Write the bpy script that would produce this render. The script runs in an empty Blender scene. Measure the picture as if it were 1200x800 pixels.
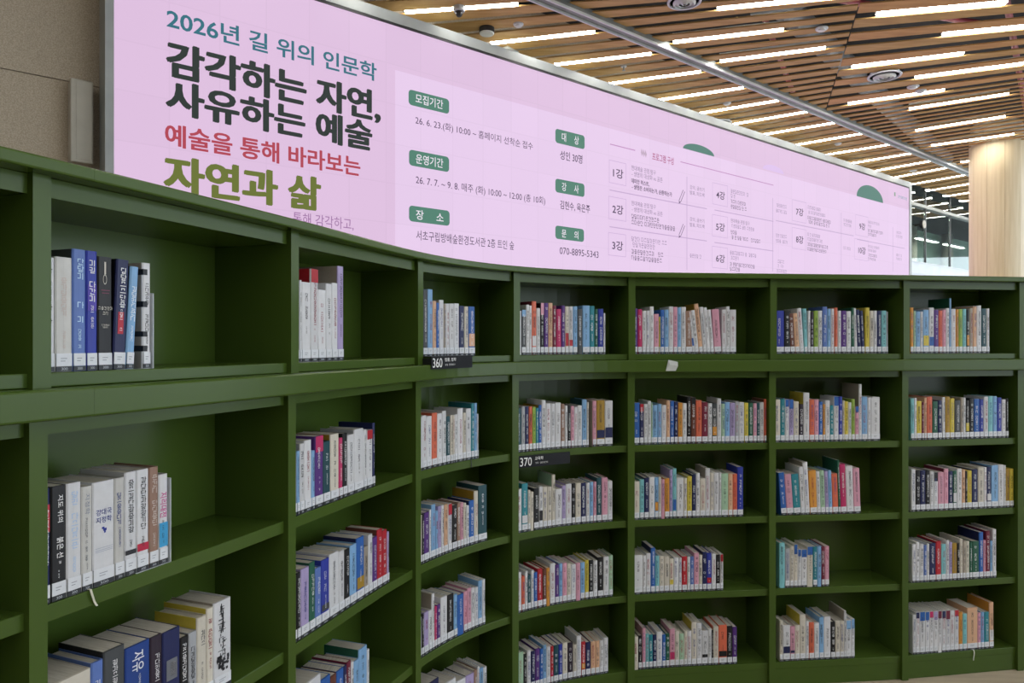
import bpy, math, random, re
from mathutils import Vector, Matrix
random.seed(7)
SC = bpy.context.scene
COL = SC.collection

# ------------------------------------------------------------------ camera, light, exposure
F = 827.0            # focal length in pixels of a 1200x800 frame
HZ = 401.0           # horizon row
EYE = 1.705          # eye height above the floor
cam_data = bpy.data.cameras.new('camera')
cam_data.sensor_width = 36.0
cam_data.lens = F / 1200.0 * 36.0
cam_data.shift_y = 1.0 / 1200.0
cam_data.clip_end = 200
cam = bpy.data.objects.new('camera', cam_data)
cam.location = (0, 0, EYE)
cam.rotation_euler = (math.radians(90), 0, 0)
COL.objects.link(cam)
SC.camera = cam

world = bpy.data.worlds.new('world')
SC.world = world
world.use_nodes = True
bg = world.node_tree.nodes['Background']
bg.inputs['Color'].default_value = (0.80, 0.90, 1.0, 1)     # overcast daylight through the open sides
bg.inputs['Strength'].default_value = 3.4

SC.view_settings.view_transform = 'Standard'
SC.view_settings.look = 'None'
SC.view_settings.gamma = 1.0
SC.view_settings.use_curve_mapping = False
SC.view_settings.exposure = 0.0
LAMP = 28.0          # emission of the linear ceiling lights
SCREEN = 1.0        # emission of the video wall

# ------------------------------------------------------------------ helpers
def lin(h):
    h = h.lstrip('#')
    v = [int(h[i:i + 2], 16) / 255 for i in (0, 2, 4)]
    return tuple((c / 12.92 if c <= 0.04045 else ((c + 0.055) / 1.055) ** 2.4) for c in v) + (1.0,)

def tag(o, label=None, cat=None, group=None, kind=None):
    if label: o['label'] = label
    if cat: o['category'] = cat
    if group: o['group'] = group
    if kind: o['kind'] = kind
    return o

def empty(name, loc=(0, 0, 0), rz=0.0):
    o = bpy.data.objects.new(name, None)
    o.location = loc
    o.rotation_euler = (0, 0, rz)
    o.empty_display_size = 0.1
    COL.objects.link(o)
    return o

class MB:
    """collects faces and builds one mesh object"""
    def __init__(self):
        self.v = []; self.f = []; self.c = []; self.m = []
    def add(self, verts, faces, col=None, mi=0):
        b = len(self.v)
        self.v += [tuple(p) for p in verts]
        for f in faces:
            self.f.append(tuple(b + i for i in f)); self.c.append(col); self.m.append(mi)
        return self
    def box(self, x0, x1, y0, y1, z0, z1, col=None, mi=0):
        return self.add([(x0, y0, z0), (x1, y0, z0), (x1, y1, z0), (x0, y1, z0), (x0, y0, z1), (x1, y0, z1), (x1, y1, z1), (x0, y1, z1)],
                        [(0, 3, 2, 1), (4, 5, 6, 7), (0, 1, 5, 4), (1, 2, 6, 5), (2, 3, 7, 6), (3, 0, 4, 7)], col, mi)
    def prism(self, poly, z0, z1, col=None, mi=0):
        n = len(poly)
        vs = [(p[0], p[1], z0) for p in poly] + [(p[0], p[1], z1) for p in poly]
        fs = [tuple(range(n - 1, -1, -1)), tuple(range(n, 2 * n))] + [(i, (i + 1) % n, n + (i + 1) % n, n + i) for i in range(n)]
        return self.add(vs, fs, col, mi)
    def lathe(self, prof, n=24, c=(0, 0, 0), col=None, mi=0):
        vs = []; fs = []
        for r, z in prof:
            for k in range(n):
                a = 2 * math.pi * k / n
                vs.append((c[0] + r * math.cos(a), c[1] + r * math.sin(a), c[2] + z))
        for j in range(len(prof) - 1):
            for k in range(n):
                k2 = (k + 1) % n
                fs.append((j * n + k, j * n + k2, (j + 1) * n + k2, (j + 1) * n + k))
        fs.append(tuple(range(n - 1, -1, -1))); fs.append(tuple((len(prof) - 1) * n + k for k in range(n)))
        return self.add(vs, fs, col, mi)
    def tube(self, pts, r, n=8, col=None, mi=0):
        vs = []; fs = []
        pts = [Vector(p) for p in pts]
        for i, p in enumerate(pts):
            d = (pts[min(i + 1, len(pts) - 1)] - pts[max(i - 1, 0)]).normalized()
            a = d.orthogonal().normalized() if abs(d.z) > 0.9 else d.cross(Vector((0, 0, 1))).normalized()
            b = d.cross(a)
            for k in range(n):
                t = 2 * math.pi * k / n
                vs.append(p + a * (r * math.cos(t)) + b * (r * math.sin(t)))
        for j in range(len(pts) - 1):
            for k in range(n):
                k2 = (k + 1) % n
                fs.append((j * n + k, j * n + k2, (j + 1) * n + k2, (j + 1) * n + k))
        fs.append(tuple(range(n))); fs.append(tuple((len(pts) - 1) * n + k for k in range(n)))
        return self.add(vs, fs, col, mi)
    def mesh(self, name, mats):
        me = bpy.data.meshes.new(name)
        me.from_pydata(self.v, [], self.f)
        for m in (mats if isinstance(mats, (list, tuple)) else [mats]):
            me.materials.append(m)
        if any(self.m):
            me.polygons.foreach_set('material_index', self.m)
        if any(c is not None for c in self.c):
            at = me.attributes.new('Col', 'FLOAT_COLOR', 'FACE')
            flat = []
            for c in self.c:
                flat += list(c or (0.8, 0.8, 0.8, 1))
            at.data.foreach_set('color', flat)
        me.update()
        return me
    def build(self, name, mats, parent=None, smooth=False, bevel=0.0):
        me = self.mesh(name, mats)
        o = bpy.data.objects.new(name, me)
        COL.objects.link(o)
        if parent: o.parent = parent
        if smooth:
            me.polygons.foreach_set('use_smooth', [True] * len(me.polygons))
        if bevel:
            b = o.modifiers.new('bevel', 'BEVEL'); b.width = bevel; b.segments = 2; b.limit_method = 'ANGLE'; b.angle_limit = math.radians(50)
        return o

def fix_normals(o):
    import bmesh
    bm = bmesh.new(); bm.from_mesh(o.data)
    bmesh.ops.recalc_face_normals(bm, faces=bm.faces[:])
    bm.to_mesh(o.data); bm.free()
    return o

# ------------------------------------------------------------------ materials
def new_mat(name):
    m = bpy.data.materials.new(name); m.use_nodes = True
    nt = m.node_tree
    return m, nt, nt.nodes['Principled BSDF']

def noise_mat(name, c1, c2, scale=8.0, rough=0.5, detail=4.0, stretch=(1, 1, 1), bump=0.0, metallic=0.0, spec=0.5, lo=0.35, hi=0.65):
    m, nt, p = new_mat(name)
    tc = nt.nodes.new('ShaderNodeTexCoord'); mp = nt.nodes.new('ShaderNodeMapping'); mp.inputs['Scale'].default_value = stretch
    nz = nt.nodes.new('ShaderNodeTexNoise'); nz.inputs['Scale'].default_value = scale; nz.inputs['Detail'].default_value = detail
    cr = nt.nodes.new('ShaderNodeValToRGB')
    cr.color_ramp.elements[0].position = lo; cr.color_ramp.elements[1].position = hi
    cr.color_ramp.elements[0].color = c1; cr.color_ramp.elements[1].color = c2
    nt.links.new(tc.outputs['Object'], mp.inputs['Vector']); nt.links.new(mp.outputs['Vector'], nz.inputs['Vector'])
    nt.links.new(nz.outputs['Fac'], cr.inputs['Fac']); nt.links.new(cr.outputs['Color'], p.inputs['Base Color'])
    p.inputs['Roughness'].default_value = rough; p.inputs['Metallic'].default_value = metallic
    p.inputs['Specular IOR Level'].default_value = spec
    if bump:
        b = nt.nodes.new('ShaderNodeBump'); b.inputs['Strength'].default_value = bump; b.inputs['Distance'].default_value = 0.01
        nt.links.new(nz.outputs['Fac'], b.inputs['Height']); nt.links.new(b.outputs['Normal'], p.inputs['Normal'])
    return m

def emit_mat(name, col, strength):
    m, nt, p = new_mat(name)
    p.inputs['Base Color'].default_value = (0.02, 0.02, 0.02, 1)
    p.inputs['Emission Color'].default_value = col
    p.inputs['Emission Strength'].default_value = strength
    p.inputs['Roughness'].default_value = 0.6
    p.inputs['Specular IOR Level'].default_value = 0.1
    return m

def attr_mat(name, rough=0.45, spec=0.4):
    m, nt, p = new_mat(name)
    at = nt.nodes.new('ShaderNodeAttribute'); at.attribute_name = 'Col'
    tc = nt.nodes.new('ShaderNodeTexCoord')
    nz = nt.nodes.new('ShaderNodeTexNoise'); nz.inputs['Scale'].default_value = 60; nz.inputs['Detail'].default_value = 2
    mr = nt.nodes.new('ShaderNodeMapRange'); mr.inputs['To Min'].default_value = 0.9; mr.inputs['To Max'].default_value = 1.06
    mx = nt.nodes.new('ShaderNodeMix'); mx.data_type = 'RGBA'; mx.blend_type = 'MULTIPLY'; mx.inputs['Factor'].default_value = 1.0
    nt.links.new(tc.outputs['Object'], nz.inputs['Vector']); nt.links.new(nz.outputs['Fac'], mr.inputs['Value'])
    nt.links.new(at.outputs['Color'], mx.inputs['A']); nt.links.new(mr.outputs['Result'], mx.inputs['B'])
    nt.links.new(mx.outputs['Result'], p.inputs['Base Color'])
    p.inputs['Roughness'].default_value = rough; p.inputs['Specular IOR Level'].default_value = spec
    return m

M = {}
M['green'] = noise_mat('green_lacquer', (0.053, 0.094, 0.015, 1), (0.058, 0.102, 0.0165, 1), 3.0, rough=0.24, spec=0.22)
M['print'] = attr_mat('printed_cover', 0.42, 0.35)
M['pages'] = noise_mat('page_edges', lin('#c9c5bb'), lin('#b4afa3'), 14.0, rough=0.9, stretch=(25, 1, 1), spec=0.1)
M['wood'] = noise_mat('ceiling_wood', lin('#bd9a62'), lin('#a9854e'), 3.0, rough=0.55, stretch=(1.0, 6, 6), spec=0.3)
M['wood_b'] = noise_mat('ceiling_wood_warm', lin('#c4985f'), lin('#b08350'), 3.0, rough=0.55, stretch=(1.0, 6, 6), spec=0.3)
M['plenum'] = noise_mat('dark_soffit', lin('#1c1c1e'), lin('#2a2a2c'), 2.0, rough=0.9)
M['duct'] = noise_mat('grey_duct', lin('#55585a'), lin('#6c6f72'), 5.0, rough=0.5)
M['redpipe'] = noise_mat('red_pipe', lin('#7a1220'), lin('#8c1a28'), 5.0, rough=0.5)
M['terrazzo'] = noise_mat('speckled_stone', lin('#a39783'), lin('#bbaf9c'), 150.0, rough=0.7, detail=6, bump=0.03, lo=0.40, hi=0.60)
M['white'] = noise_mat('white_paint', lin('#c3cbd2'), lin('#ccd3d9'), 4.0, rough=0.45)
M['alu'] = noise_mat('pale_aluminium', lin('#c2c8c8'), lin('#ccd2d2'), 5.0, rough=0.35, metallic=0.2)
M['frame'] = noise_mat('screen_frame', lin('#8f9595'), lin('#999f9f'), 5.0, rough=0.45)
M['steel'] = noise_mat('grey_rail_steel', lin('#787c78'), lin('#8c908c'), 6.0, rough=0.4, metallic=0.4)
M['dark'] = noise_mat('dark_plastic', lin('#17181a'), lin('#1e1f22'), 6.0, rough=0.5)
M['sign'] = noise_mat('sign_black', lin('#1d1f23'), lin('#222429'), 6.0, rough=0.6, spec=0.2)
M['ivory'] = noise_mat('speaker_shell', lin('#a9a69a'), lin('#b3b0a4'), 6.0, rough=0.5)
M['veneer'] = noise_mat('pale_veneer', lin('#cdbb97'), lin('#d8c8a6'), 2.2, rough=0.45, stretch=(14, 14, 0.7))
M['floor'] = noise_mat('light_floor', lin('#b3a38d'), lin('#c2b39c'), 3.0, rough=0.4, stretch=(1, 8, 1))
M['ribbon'] = noise_mat('ribbon_cloth', lin('#d8d6c8'), lin('#c8c6b6'), 40.0, rough=0.8)
M['cord'] = noise_mat('dark_ribbon', lin('#1c2620'), lin('#26322a'), 40.0, rough=0.8)
M['paper'] = noise_mat('paper_tag', lin('#b9bdbb'), lin('#c6cac8'), 20.0, rough=0.7)
M['backroom'] = noise_mat('pale_green_wall', lin('#71887a'), lin('#7d9486'), 2.0, rough=0.7)
M['low_bounce'] = noise_mat('dark_low_bounce', lin('#4a3c30'), lin('#57473a'), 3.0, rough=0.6, stretch=(6, 6, 0.6))  # dark tone chosen to cut fill light off the unseen added walls
M['lamp'] = emit_mat('lamp_diffuser', (1.0, 0.965, 0.90, 1), LAMP)
M['textwhite'] = noise_mat('white_lettering', lin('#e6e8ea'), lin('#eef0f0'), 6.0, rough=0.6)
g, nt, p = new_mat('partition_glass')
p.inputs['Base Color'].default_value = (0.62, 0.74, 0.68, 1); p.inputs['Roughness'].default_value = 0.02
p.inputs['Transmission Weight'].default_value = 1.0; p.inputs['IOR'].default_value = 1.35
M['glass'] = g

# screen: emitting pink with the faint module grid
def screen_mat(name, col):
    m = emit_mat(name, col, SCREEN)
    nt = m.node_tree; p = nt.nodes['Principled BSDF']
    tc = nt.nodes.new('ShaderNodeTexCoord')
    br = nt.nodes.new('ShaderNodeTexBrick'); br.offset = 0.0
    br.inputs['Scale'].default_value = 1.0; br.inputs['Brick Width'].default_value = 0.32; br.inputs['Row Height'].default_value = 0.32
    br.inputs['Mortar Size'].default_value = 0.006; br.inputs['Mortar Smooth'].default_value = 0.6
    c = Vector(col[:3])
    br.inputs['Color1'].default_value = (*(c * 1.0), 1); br.inputs['Color2'].default_value = (*(c * 0.975), 1)
    br.inputs['Mortar'].default_value = (*(c * 0.945), 1)
    sp = nt.nodes.new('ShaderNodeSeparateXYZ'); cb = nt.nodes.new('ShaderNodeCombineXYZ')
    nt.links.new(tc.outputs['Object'], sp.inputs['Vector'])
    nt.links.new(sp.outputs['X'], cb.inputs['X']); nt.links.new(sp.outputs['Z'], cb.inputs['Y'])
    nt.links.new(cb.outputs['Vector'], br.inputs['Vector'])
    nt.links.new(br.outputs['Color'], p.inputs['Emission Color'])
    return m
M['screen'] = screen_mat('screen_pink', lin('#dfc0e0'))
M['panel'] = screen_mat('screen_light_panel', lin('#e7ccec'))
_em = {}
def emc(hexc):
    if hexc not in _em:
        _em[hexc] = emit_mat('screen_ink_' + hexc.strip('#'), lin(hexc), SCREEN)
    return _em[hexc]

# ------------------------------------------------------------------ lettering
_tc = {}
def text_geo(s, bold=0.0):
    k = (s, bold)
    if k in _tc: return _tc[k]
    cu = bpy.data.curves.new('lettering', 'FONT'); cu.body = s; cu.resolution_u = 3; cu.offset = bold
    o = bpy.data.objects.new('lettering', cu); COL.objects.link(o)
    bpy.context.view_layer.update()
    me = bpy.data.meshes.new_from_object(o.evaluated_get(bpy.context.evaluated_depsgraph_get()))
    vs = [(v.co.x, v.co.y) for v in me.vertices]; fs = [tuple(q.vertices) for q in me.polygons]
    bpy.data.objects.remove(o); bpy.data.curves.remove(cu); bpy.data.meshes.remove(me)
    x0 = min(v[0] for v in vs); x1 = max(v[0] for v in vs); y0 = min(v[1] for v in vs); y1 = max(v[1] for v in vs)
    vs = [((x - x0) / (x1 - x0), (y - y0) / (y1 - y0)) for x, y in vs]
    _tc[k] = (vs, fs, (x1 - x0) / (y1 - y0))
    return _tc[k]

def pseudo(w, h, rng):
    """strokes of one illegible printed syllable inside a w x h cell"""
    t = 0.13; q = []
    def hb(x0, x1, z): q.append((x0 * w, x1 * w, z * h, (z + t) * h))
    def vb(x, z0, z1): q.append((x * w, (x + t) * w, z0 * h, z1 * h))
    k = rng.random(); fin = rng.random() < 0.55
    zl = 0.40 if fin else 0.06
    if k < 0.6:                      # letter beside a tall stroke
        hb(0.04, 0.52, 0.86); vb(0.40 if rng.random() < 0.5 else 0.04, zl + 0.08, 0.9)
        if rng.random() < 0.6: hb(0.04, 0.52, zl + 0.06)
        vb(0.74, zl - 0.06, 1.0)
        if rng.random() < 0.6: hb(0.78, 0.98, (zl + 0.9) / 2)
    else:                            # letter over a long bar
        hb(0.2, 0.8, 0.86); vb(0.2, 0.62, 0.9); vb(0.68, 0.62, 0.9)
        hb(0.02, 0.98, 0.46 if fin else 0.16)
    if fin:
        hb(0.2, 0.86, 0.0); vb(0.2, 0.0, 0.3)
        if rng.random() < 0.6: hb(0.2, 0.86, 0.22)
    return q

# ------------------------------------------------------------------ the plan curve of the bookcase
NODE = [(-1.46, 0.04), (-1.155, 0.643), (-0.849, 1.249), (-0.594, 1.898), (-0.345, 2.592), (0.0075, 3.082), (0.553, 3.340),
        (1.257, 3.432), (1.945, 3.505), (2.63, 3.615), (3.30, 3.70)]
ANG = [26.5, 26, 23, 20.5, 23, 50.5, 77.5, 83.0, 83.0, 82.0, 82.0]
UB = 2               # node index of the upright that stands first in the photograph
def plan(u):
    i = max(0, min(len(NODE) - 2, int(math.floor(u)))); t = u - i
    p0 = Vector(NODE[i]); p1 = Vector(NODE[i + 1]); L = (p1 - p0).length
    m0 = Vector((math.sin(math.radians(ANG[i])), math.cos(math.radians(ANG[i])))) * L
    m1 = Vector((math.sin(math.radians(ANG[i + 1])), math.cos(math.radians(ANG[i + 1])))) * L
    t2, t3 = t * t, t * t * t
    p = p0 * (2 * t3 - 3 * t2 + 1) + m0 * (t3 - 2 * t2 + t) + p1 * (-2 * t3 + 3 * t2) + m1 * (t3 - t2)
    d = p0 * (6 * t2 - 6 * t) + m0 * (3 * t2 - 4 * t + 1) + p1 * (-6 * t2 + 6 * t) + m1 * (3 * t2 - 2 * t)
    d.normalize()
    return p, d
def at(u, D):
    p, d = plan(u)
    return Vector((p.x - d.y * D, p.y + d.x * D))      # D metres behind the ledge's front
def sweep(u0, u1, n, prof, mb=None):
    """prof: closed list of (D, z above floor)"""
    mb = mb or MB()
    m = len(prof); vs = []; fs = []
    for k in range(n + 1):
        u = u0 + (u1 - u0) * k / n
        for D, z in prof:
            q = at(u, D); vs.append((q.x, q.y, z))
    for k in range(n):
        for j in range(m):
            j2 = (j + 1) % m
            fs.append((k * m + j, (k + 1) * m + j, (k + 1) * m + j2, k * m + j2))
    fs.append(tuple(range(m))); fs.append(tuple(n * m + j for j in range(m - 1, -1, -1)))
    return mb.add(vs, fs)
def rect(D0, D1, z0, z1):
    return [(D0, EYE + z0), (D0, EYE + z1), (D1, EYE + z1), (D1, EYE + z0)]
def rounded(D0, D1, z0, z1, r=0.004):
    return [(D0, EYE + z0 + r), (D0, EYE + z1 - r), (D0 + r * 0.3, EYE + z1 - r * 0.3), (D0 + r, EYE + z1), (D1, EYE + z1), (D1, EYE + z0), (D0 + r, EYE + z0), (D0 + r * 0.3, EYE + z0 + r * 0.3)]
def seglen(i):
    return (Vector(NODE[i + 1]) - Vector(NODE[i])).length

def proj_x(p):
    return 600 + F * p.x / p.y
# uprights stand a little behind the ledge: where along the curve each one is
UP = [float(i) for i in range(len(NODE))]
for i_, x_ in zip(range(2, 9), (38.5, 341.3, 490.0, 602.1, 736.7, 902.7, 1059.0)):
    lo_, hi_ = i_ - 0.3, i_ + 0.3
    for _ in range(40):
        m_ = (lo_ + hi_) / 2
        if proj_x(at(m_, 0.035)) < x_: lo_ = m_
        else: hi_ = m_
    UP[i_] = m_
SHELF = [-0.057, -0.497, -0.860, -1.221, -1.586]         # top faces of the five shelves, relative to the eye
CEILS = [0.272, -0.174, -0.530, -0.893, -1.254]          # undersides above each row
BACK = 0.30

# ------------------------------------------------------------------ structure: floor, ceiling, walls
fl = MB().prism([(-12, -8), (12, -8), (12, 14), (24, 14), (24, 26), (-12, 26)], -0.1, 0.0).build('floor', M['floor']); tag(fl, kind='structure')
# unseen rear and side walls added to block daylight; tall window front admits it
o = MB().box(-12, 12, -8.3, -8, 0, 5.2).build('wall_rear_blocker', M['low_bounce']); tag(o, kind='structure')
o = MB().box(-12.3, -12, -8, 26, 0, 5.2).build('wall_side_blocker', M['low_bounce']); tag(o, kind='structure')
wf = empty('window_2', (12, 3, 0)); tag(wf, kind='structure')
for k in range(12):
    MB().box(-0.05, 0.05, -11 + 2 * k - 0.03, -11 + 2 * k + 0.03, 0, 4.6).build('mullion', M['dark'], wf)
MB().box(-0.06, 0.06, -11, 11, 0.0, 0.25).build('sill', M['white'], wf)
MB().box(-0.06, 0.06, -11, 11, 2.9, 2.96).build('transom', M['dark'], wf)

C = 2.8                       # ceiling above the eye
LD = Vector((0.7812, 0.6243)); LN = Vector((0.6243, -0.7812))     # along the video wall, and out of it
ZL = 4.45
LP = Vector((-0.5635 * ZL, ZL))
def led(px, py):
    a = (px - 600) / F
    u = (a * LP.y - LP.x) / (LD.x - a * LD.y)
    return u, (HZ - py) / F * (LP.y + u * LD.y)
LEDW = led(1065, 300)[0]
def lw(u, out=0.0):
    q = LP + LD * u + LN * out
    return q
def wallbox(u0, u1, o0, o1, z0, z1, mb=None):
    mb = mb or MB()
    a, b, c, d = lw(u0, o1), lw(u1, o1), lw(u1, o0), lw(u0, o0)
    return mb.prism([a, b, c, d], EYE + z0, EYE + z1)
w = wallbox(-7, LEDW - 0.1, -0.55, -0.30, -EYE, C + 0.5); w = fix_normals(w.build('wall_left', M['terrazzo'])); tag(w, kind='structure')
# faint horizontal joint of the stone cladding: panels proud of the wall by a few millimetres
zj = led(60, 74)[1]
for (z0, z1) in ((-EYE + 0.01, zj - 0.004), (zj + 0.004, C + 0.45)):
    for u0 in (-4.2, -2.75, -1.3):
        fix_normals(wallbox(u0, u0 + 1.446, -0.30, -0.285, z0, z1).build('stone_panel', M['terrazzo'], w))

def flat(px, py):
    """a pixel on the ceiling plane"""
    Z = F * C / (HZ - py)
    return Vector(((px - 600) / F * Z, Z))
ce = MB().prism([(-12, -8), (12, -8), (12, 14), (24, 14), (24, 26), (-12, 26)], EYE + C + 0.55, EYE + C + 0.7).build('ceiling', M['plenum']); tag(ce, kind='structure')

STR1 = [((474, 14.6), (607, 5.2)), ((574.5, 51), (697, 37.5)), ((649.5, 76), (763.5, 63)), ((713, 98.5), (821.5, 84)), ((767, 118), (871, 103)),
        ((813.5, 134), (912, 118)), ((851.5, 147), (946, 131)), ((887, 159), (978, 144)), ((924, 171.5), (1011, 156.5)), ((959, 183), (1042, 169.5)),
        ((988.5, 193), (1070, 179.5)), ((1016, 202), (1092, 188.5)), ((1040.5, 209.5), (1113, 196)), ((1063, 217), (1131.5, 205))]
lines1 = []
for a, b in STR1:
    A, B = flat(*a), flat(*b)
    lines1.append((A, math.atan2(B.y - A.y, B.x - A.x)))
n_meas = len(lines1)
for k in range(5):           # the row goes on to the far end of the hall
    A, th = lines1[-1]; lines1.append((A + Vector((0.225, 0.178)) * C, th - math.radians(0.5)))
for k in range(4):           # and over the camera
    A, th = lines1[0]; lines1.insert(0, (A - Vector((0.253, 0.223)) * C, th + math.radians(4)))
n_pre = 4
RA, RB = flat(647, 0), flat(1142, 204)                 # ceiling rail
RD = (RB - RA).normalized()
J0, J1 = Vector((1.03, 2.10)) * C, Vector((1.36, 3.07)) * C    # joint between two slat fields
J0 = J0 + (J0 - J1) * 2.0
def hit(p, th, q, d):
    """distance along (p, th) to the line (q, d)"""
    e = Vector((math.cos(th), math.sin(th)))
    den = e.x * d.y - e.y * d.x
    w_ = q - p
    return (w_.x * d.y - w_.y * d.x) / den
JD = (J1 - J0).normalized()
def right_end(p, th):
    s = hit(p, th, J0, JD)
    e = Vector((math.cos(th), math.sin(th)))
    if (p + e * s - J1).dot(JD) > 0:
        s = hit(p, th, RA, RD)
    return s
def left_end(p, th):
    return hit(p, th, lw(0, -0.29), LD)
def slat(pa, pb, pc, pd, mat):
    # pa, pb near edge left/right; pc, pd far edge right/left
    o = MB().prism([pa, pb, pc, pd], EYE + C, EYE + C + 0.012).build('slat', mat, ce)
    return fix_normals(o)
sub = []
for i in range(len(lines1) - 1):
    (A, ta), (B, tb) = lines1[i], lines1[i + 1]
    for k in range(3):
        t = k / 3
        sub.append((A.lerp(B, t), ta + (tb - ta) * t))
sub.append(lines1[-1])
GAP = 0.088
def field(lines, lf, rf, mats, GAP=GAP):
    for i in range(len(lines) - 1):
        (A, ta), (B, tb) = lines[i], lines[i + 1]
        ea = Vector((math.cos(ta), math.sin(ta))); eb = Vector((math.cos(tb), math.sin(tb)))
        pa, pb = A + ea * lf(A, ta), A + ea * rf(A, ta)
        pd, pc = B + eb * lf(B, tb), B + eb * rf(B, tb)
        def inset(p, q):
            L = (q - p).length
            return min(0.42, GAP / 2 / max(L, 0.05))
        tl, tr = inset(pa, pd), inset(pb, pc)
        slat(pa.lerp(pd, tl), pb.lerp(pc, tr), pb.lerp(pc, 1 - tr), pa.lerp(pd, 1 - tl), mats[i % len(mats)])
field(sub, left_end, right_end, [M['wood']])

STR2 = {0: ((1027, 17.5), (1180, 4)), 2: ((1104.5, 41), (1218, 30)), 4: ((998, 79), (1130, 63)), 6: ((1072, 91.3), (1200, 75)), 8: ((993, 122), (1107.5, 105.8)),
        11: ((1065, 128), (1183, 110)), 17: ((1072.8, 153.3), (1178.4, 136.6)), 22: ((1091, 170.8), (1189, 157.2)), 29: ((1126, 190.5), (1204, 177))}
L0 = (J1 - J0).length
def bpos(p, th):
    s = hit(p, th, J0, JD); e = Vector((math.cos(th), math.sin(th)))
    q = p + e * s; a = (q - J0).dot(JD)
    if a <= L0: return a
    q = p + e * hit(p, th, RA, RD)
    return L0 + (q - J1).dot(RD)
def bpt(a):
    return J0 + JD * a if a <= L0 else J1 + RD * (a - L0)
key2 = {}
for k, (a, b) in STR2.items():
    A, B = flat(*a), flat(*b); th = math.atan2(B.y - A.y, B.x - A.x)
    key2[k] = (bpos(A, th), th, A, B)
ks = sorted(key2)
sub2 = []
for n in range(-7, 46):
    if n <= ks[0]:
        a, th = key2[ks[0]][0] + 0.107 * C * (n - ks[0]), key2[ks[0]][1] + math.radians(0.9) * (ks[0] - n)
    elif n >= ks[-1]:
        a, th = key2[ks[-1]][0] + 0.09 * C * (n - ks[-1]), key2[ks[-1]][1] - math.radians(0.7) * (n - ks[-1])
    else:
        j = max(i for i in range(len(ks) - 1) if ks[i] <= n)
        t = (n - ks[j]) / (ks[j + 1] - ks[j])
        a = key2[ks[j]][0] * (1 - t) + key2[ks[j + 1]][0] * t
        th = key2[ks[j]][1] * (1 - t) + key2[ks[j + 1]][1] * t
    sub2.append((bpt(a), th))
sub2 = [(p_, t_) for p_, t_ in sub2]
def rf2(p, th):
    s = 0.0; e = Vector((math.cos(th), math.sin(th)))
    while s < 9 and (p + e * s).x < 0.7255 * (p + e * s).y + 1.7: s += 0.1
    return s
field(sub2, lambda p, th: 0.012, rf2, [M['wood_b'], M['wood']], 0.125)
# services above the slats, glimpsed through the gaps
for (x0, y0, x1, y1, z, r, mt, nm) in ((-1, 5.2, 9, 8.2, 0.30, 0.03, 'redpipe', 'pipe'), (1.2, 4.5, 5.2, 12, 0.34, 0.03, 'redpipe', 'pipe'), (2.6, 4.0, 8.5, 11.5, 0.28, 0.03, 'redpipe', 'pipe'),
                                       (0.2, 4.0, 7.5, 12.2, 0.36, 0.12, 'duct', 'duct'), (3.2, 4.6, 9.0, 8.4, 0.36, 0.14, 'duct', 'duct'), (2.2, 6.5, 4.9, 5.2, 0.30, 0.10, 'duct', 'duct')):
    MB().tube([(x0, y0, EYE + C + z), (x1, y1, EYE + C + z)], r, 10).build(nm, M[mt], ce, smooth=True)

# linear lights set in the gaps between the slats
def linear_light(A, B, label, group):
    d = (B - A); L = d.length; th = math.atan2(d.y, d.x)
    t = empty('linear_light', (A.x, A.y, EYE + C), th)
    tag(t, label, 'ceiling light', group)
    MB().box(0, L, -0.038, 0.038, 0.0205, 0.07).build('housing', M['alu'], t)
    MB().box(0.006, L - 0.006, -0.036, 0.036, 0.002, 0.020).build('diffuser', M['lamp'], t)
    return t
G1 = 'linear lights along the video wall'; G2 = 'staggered linear lights beyond the ceiling rail'; G3 = 'linear lights between the rail and the slat joint'
T1 = 'white linear light glowing between wood slats, in the even row along the video wall'
T2 = 'white linear light glowing between wood slats, in the staggered field before the column'
T3 = 'white linear light glowing between wood slats, between ceiling rail and slat joint'
NTH = ['first', 'second', 'third', 'fourth', 'fifth', 'sixth', 'seventh', 'eighth', 'ninth', 'tenth', 'eleventh', 'twelfth', 'thirteenth', 'fourteenth', 'fifteenth', 'sixteenth', 'seventeenth', 'eighteenth', 'nineteenth', 'twentieth']
for i, (A, th) in enumerate(lines1):
    k = i - n_pre
    if 0 <= k < n_meas:
        linear_light(flat(*STR1[k][0]), flat(*STR1[k][1]), f'white linear light along the video wall, {NTH[k]} in its row starting at the dome camera', G1)
    elif k >= n_meas or k >= -2:
        linear_light(A, A + Vector((math.cos(th), math.sin(th))) * 0.975, f'white linear light along the video wall, {NTH[k]} in its row starting at the dome camera' if k >= 0 else 'white linear light along the video wall, before the dome camera', G1)
for n_, k in enumerate(ks):
    linear_light(key2[k][2], key2[k][3], f'white linear light beyond the slat joint, {NTH[n_]} in order towards the wood column', G2)
for n_, (a, b) in enumerate((((840, 11.7), (984, 2.5)), ((788, 47), (917.5, 37)), ((843, 71), (967, 57.5)))):
    A, B = flat(*a), flat(*b); P, th = sub[(n_pre + n_) * 3 + 2]; e = Vector((math.cos(th), math.sin(th)))
    A = P + e * (A - P).dot(e)
    linear_light(A, A + e * 0.975, f'white linear light between ceiling rail and slat joint, {NTH[n_]} from the rail-side round diffuser', G3)
for n in (32, 35, 38, 41):
    p_, th = sub2[n + 7]; e = Vector((math.cos(th), math.sin(th)))
    linear_light(p_ + e * (0.6 if n % 2 else 2.0), p_ + e * (1.575 if n % 2 else 2.975), T2, G2)
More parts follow.
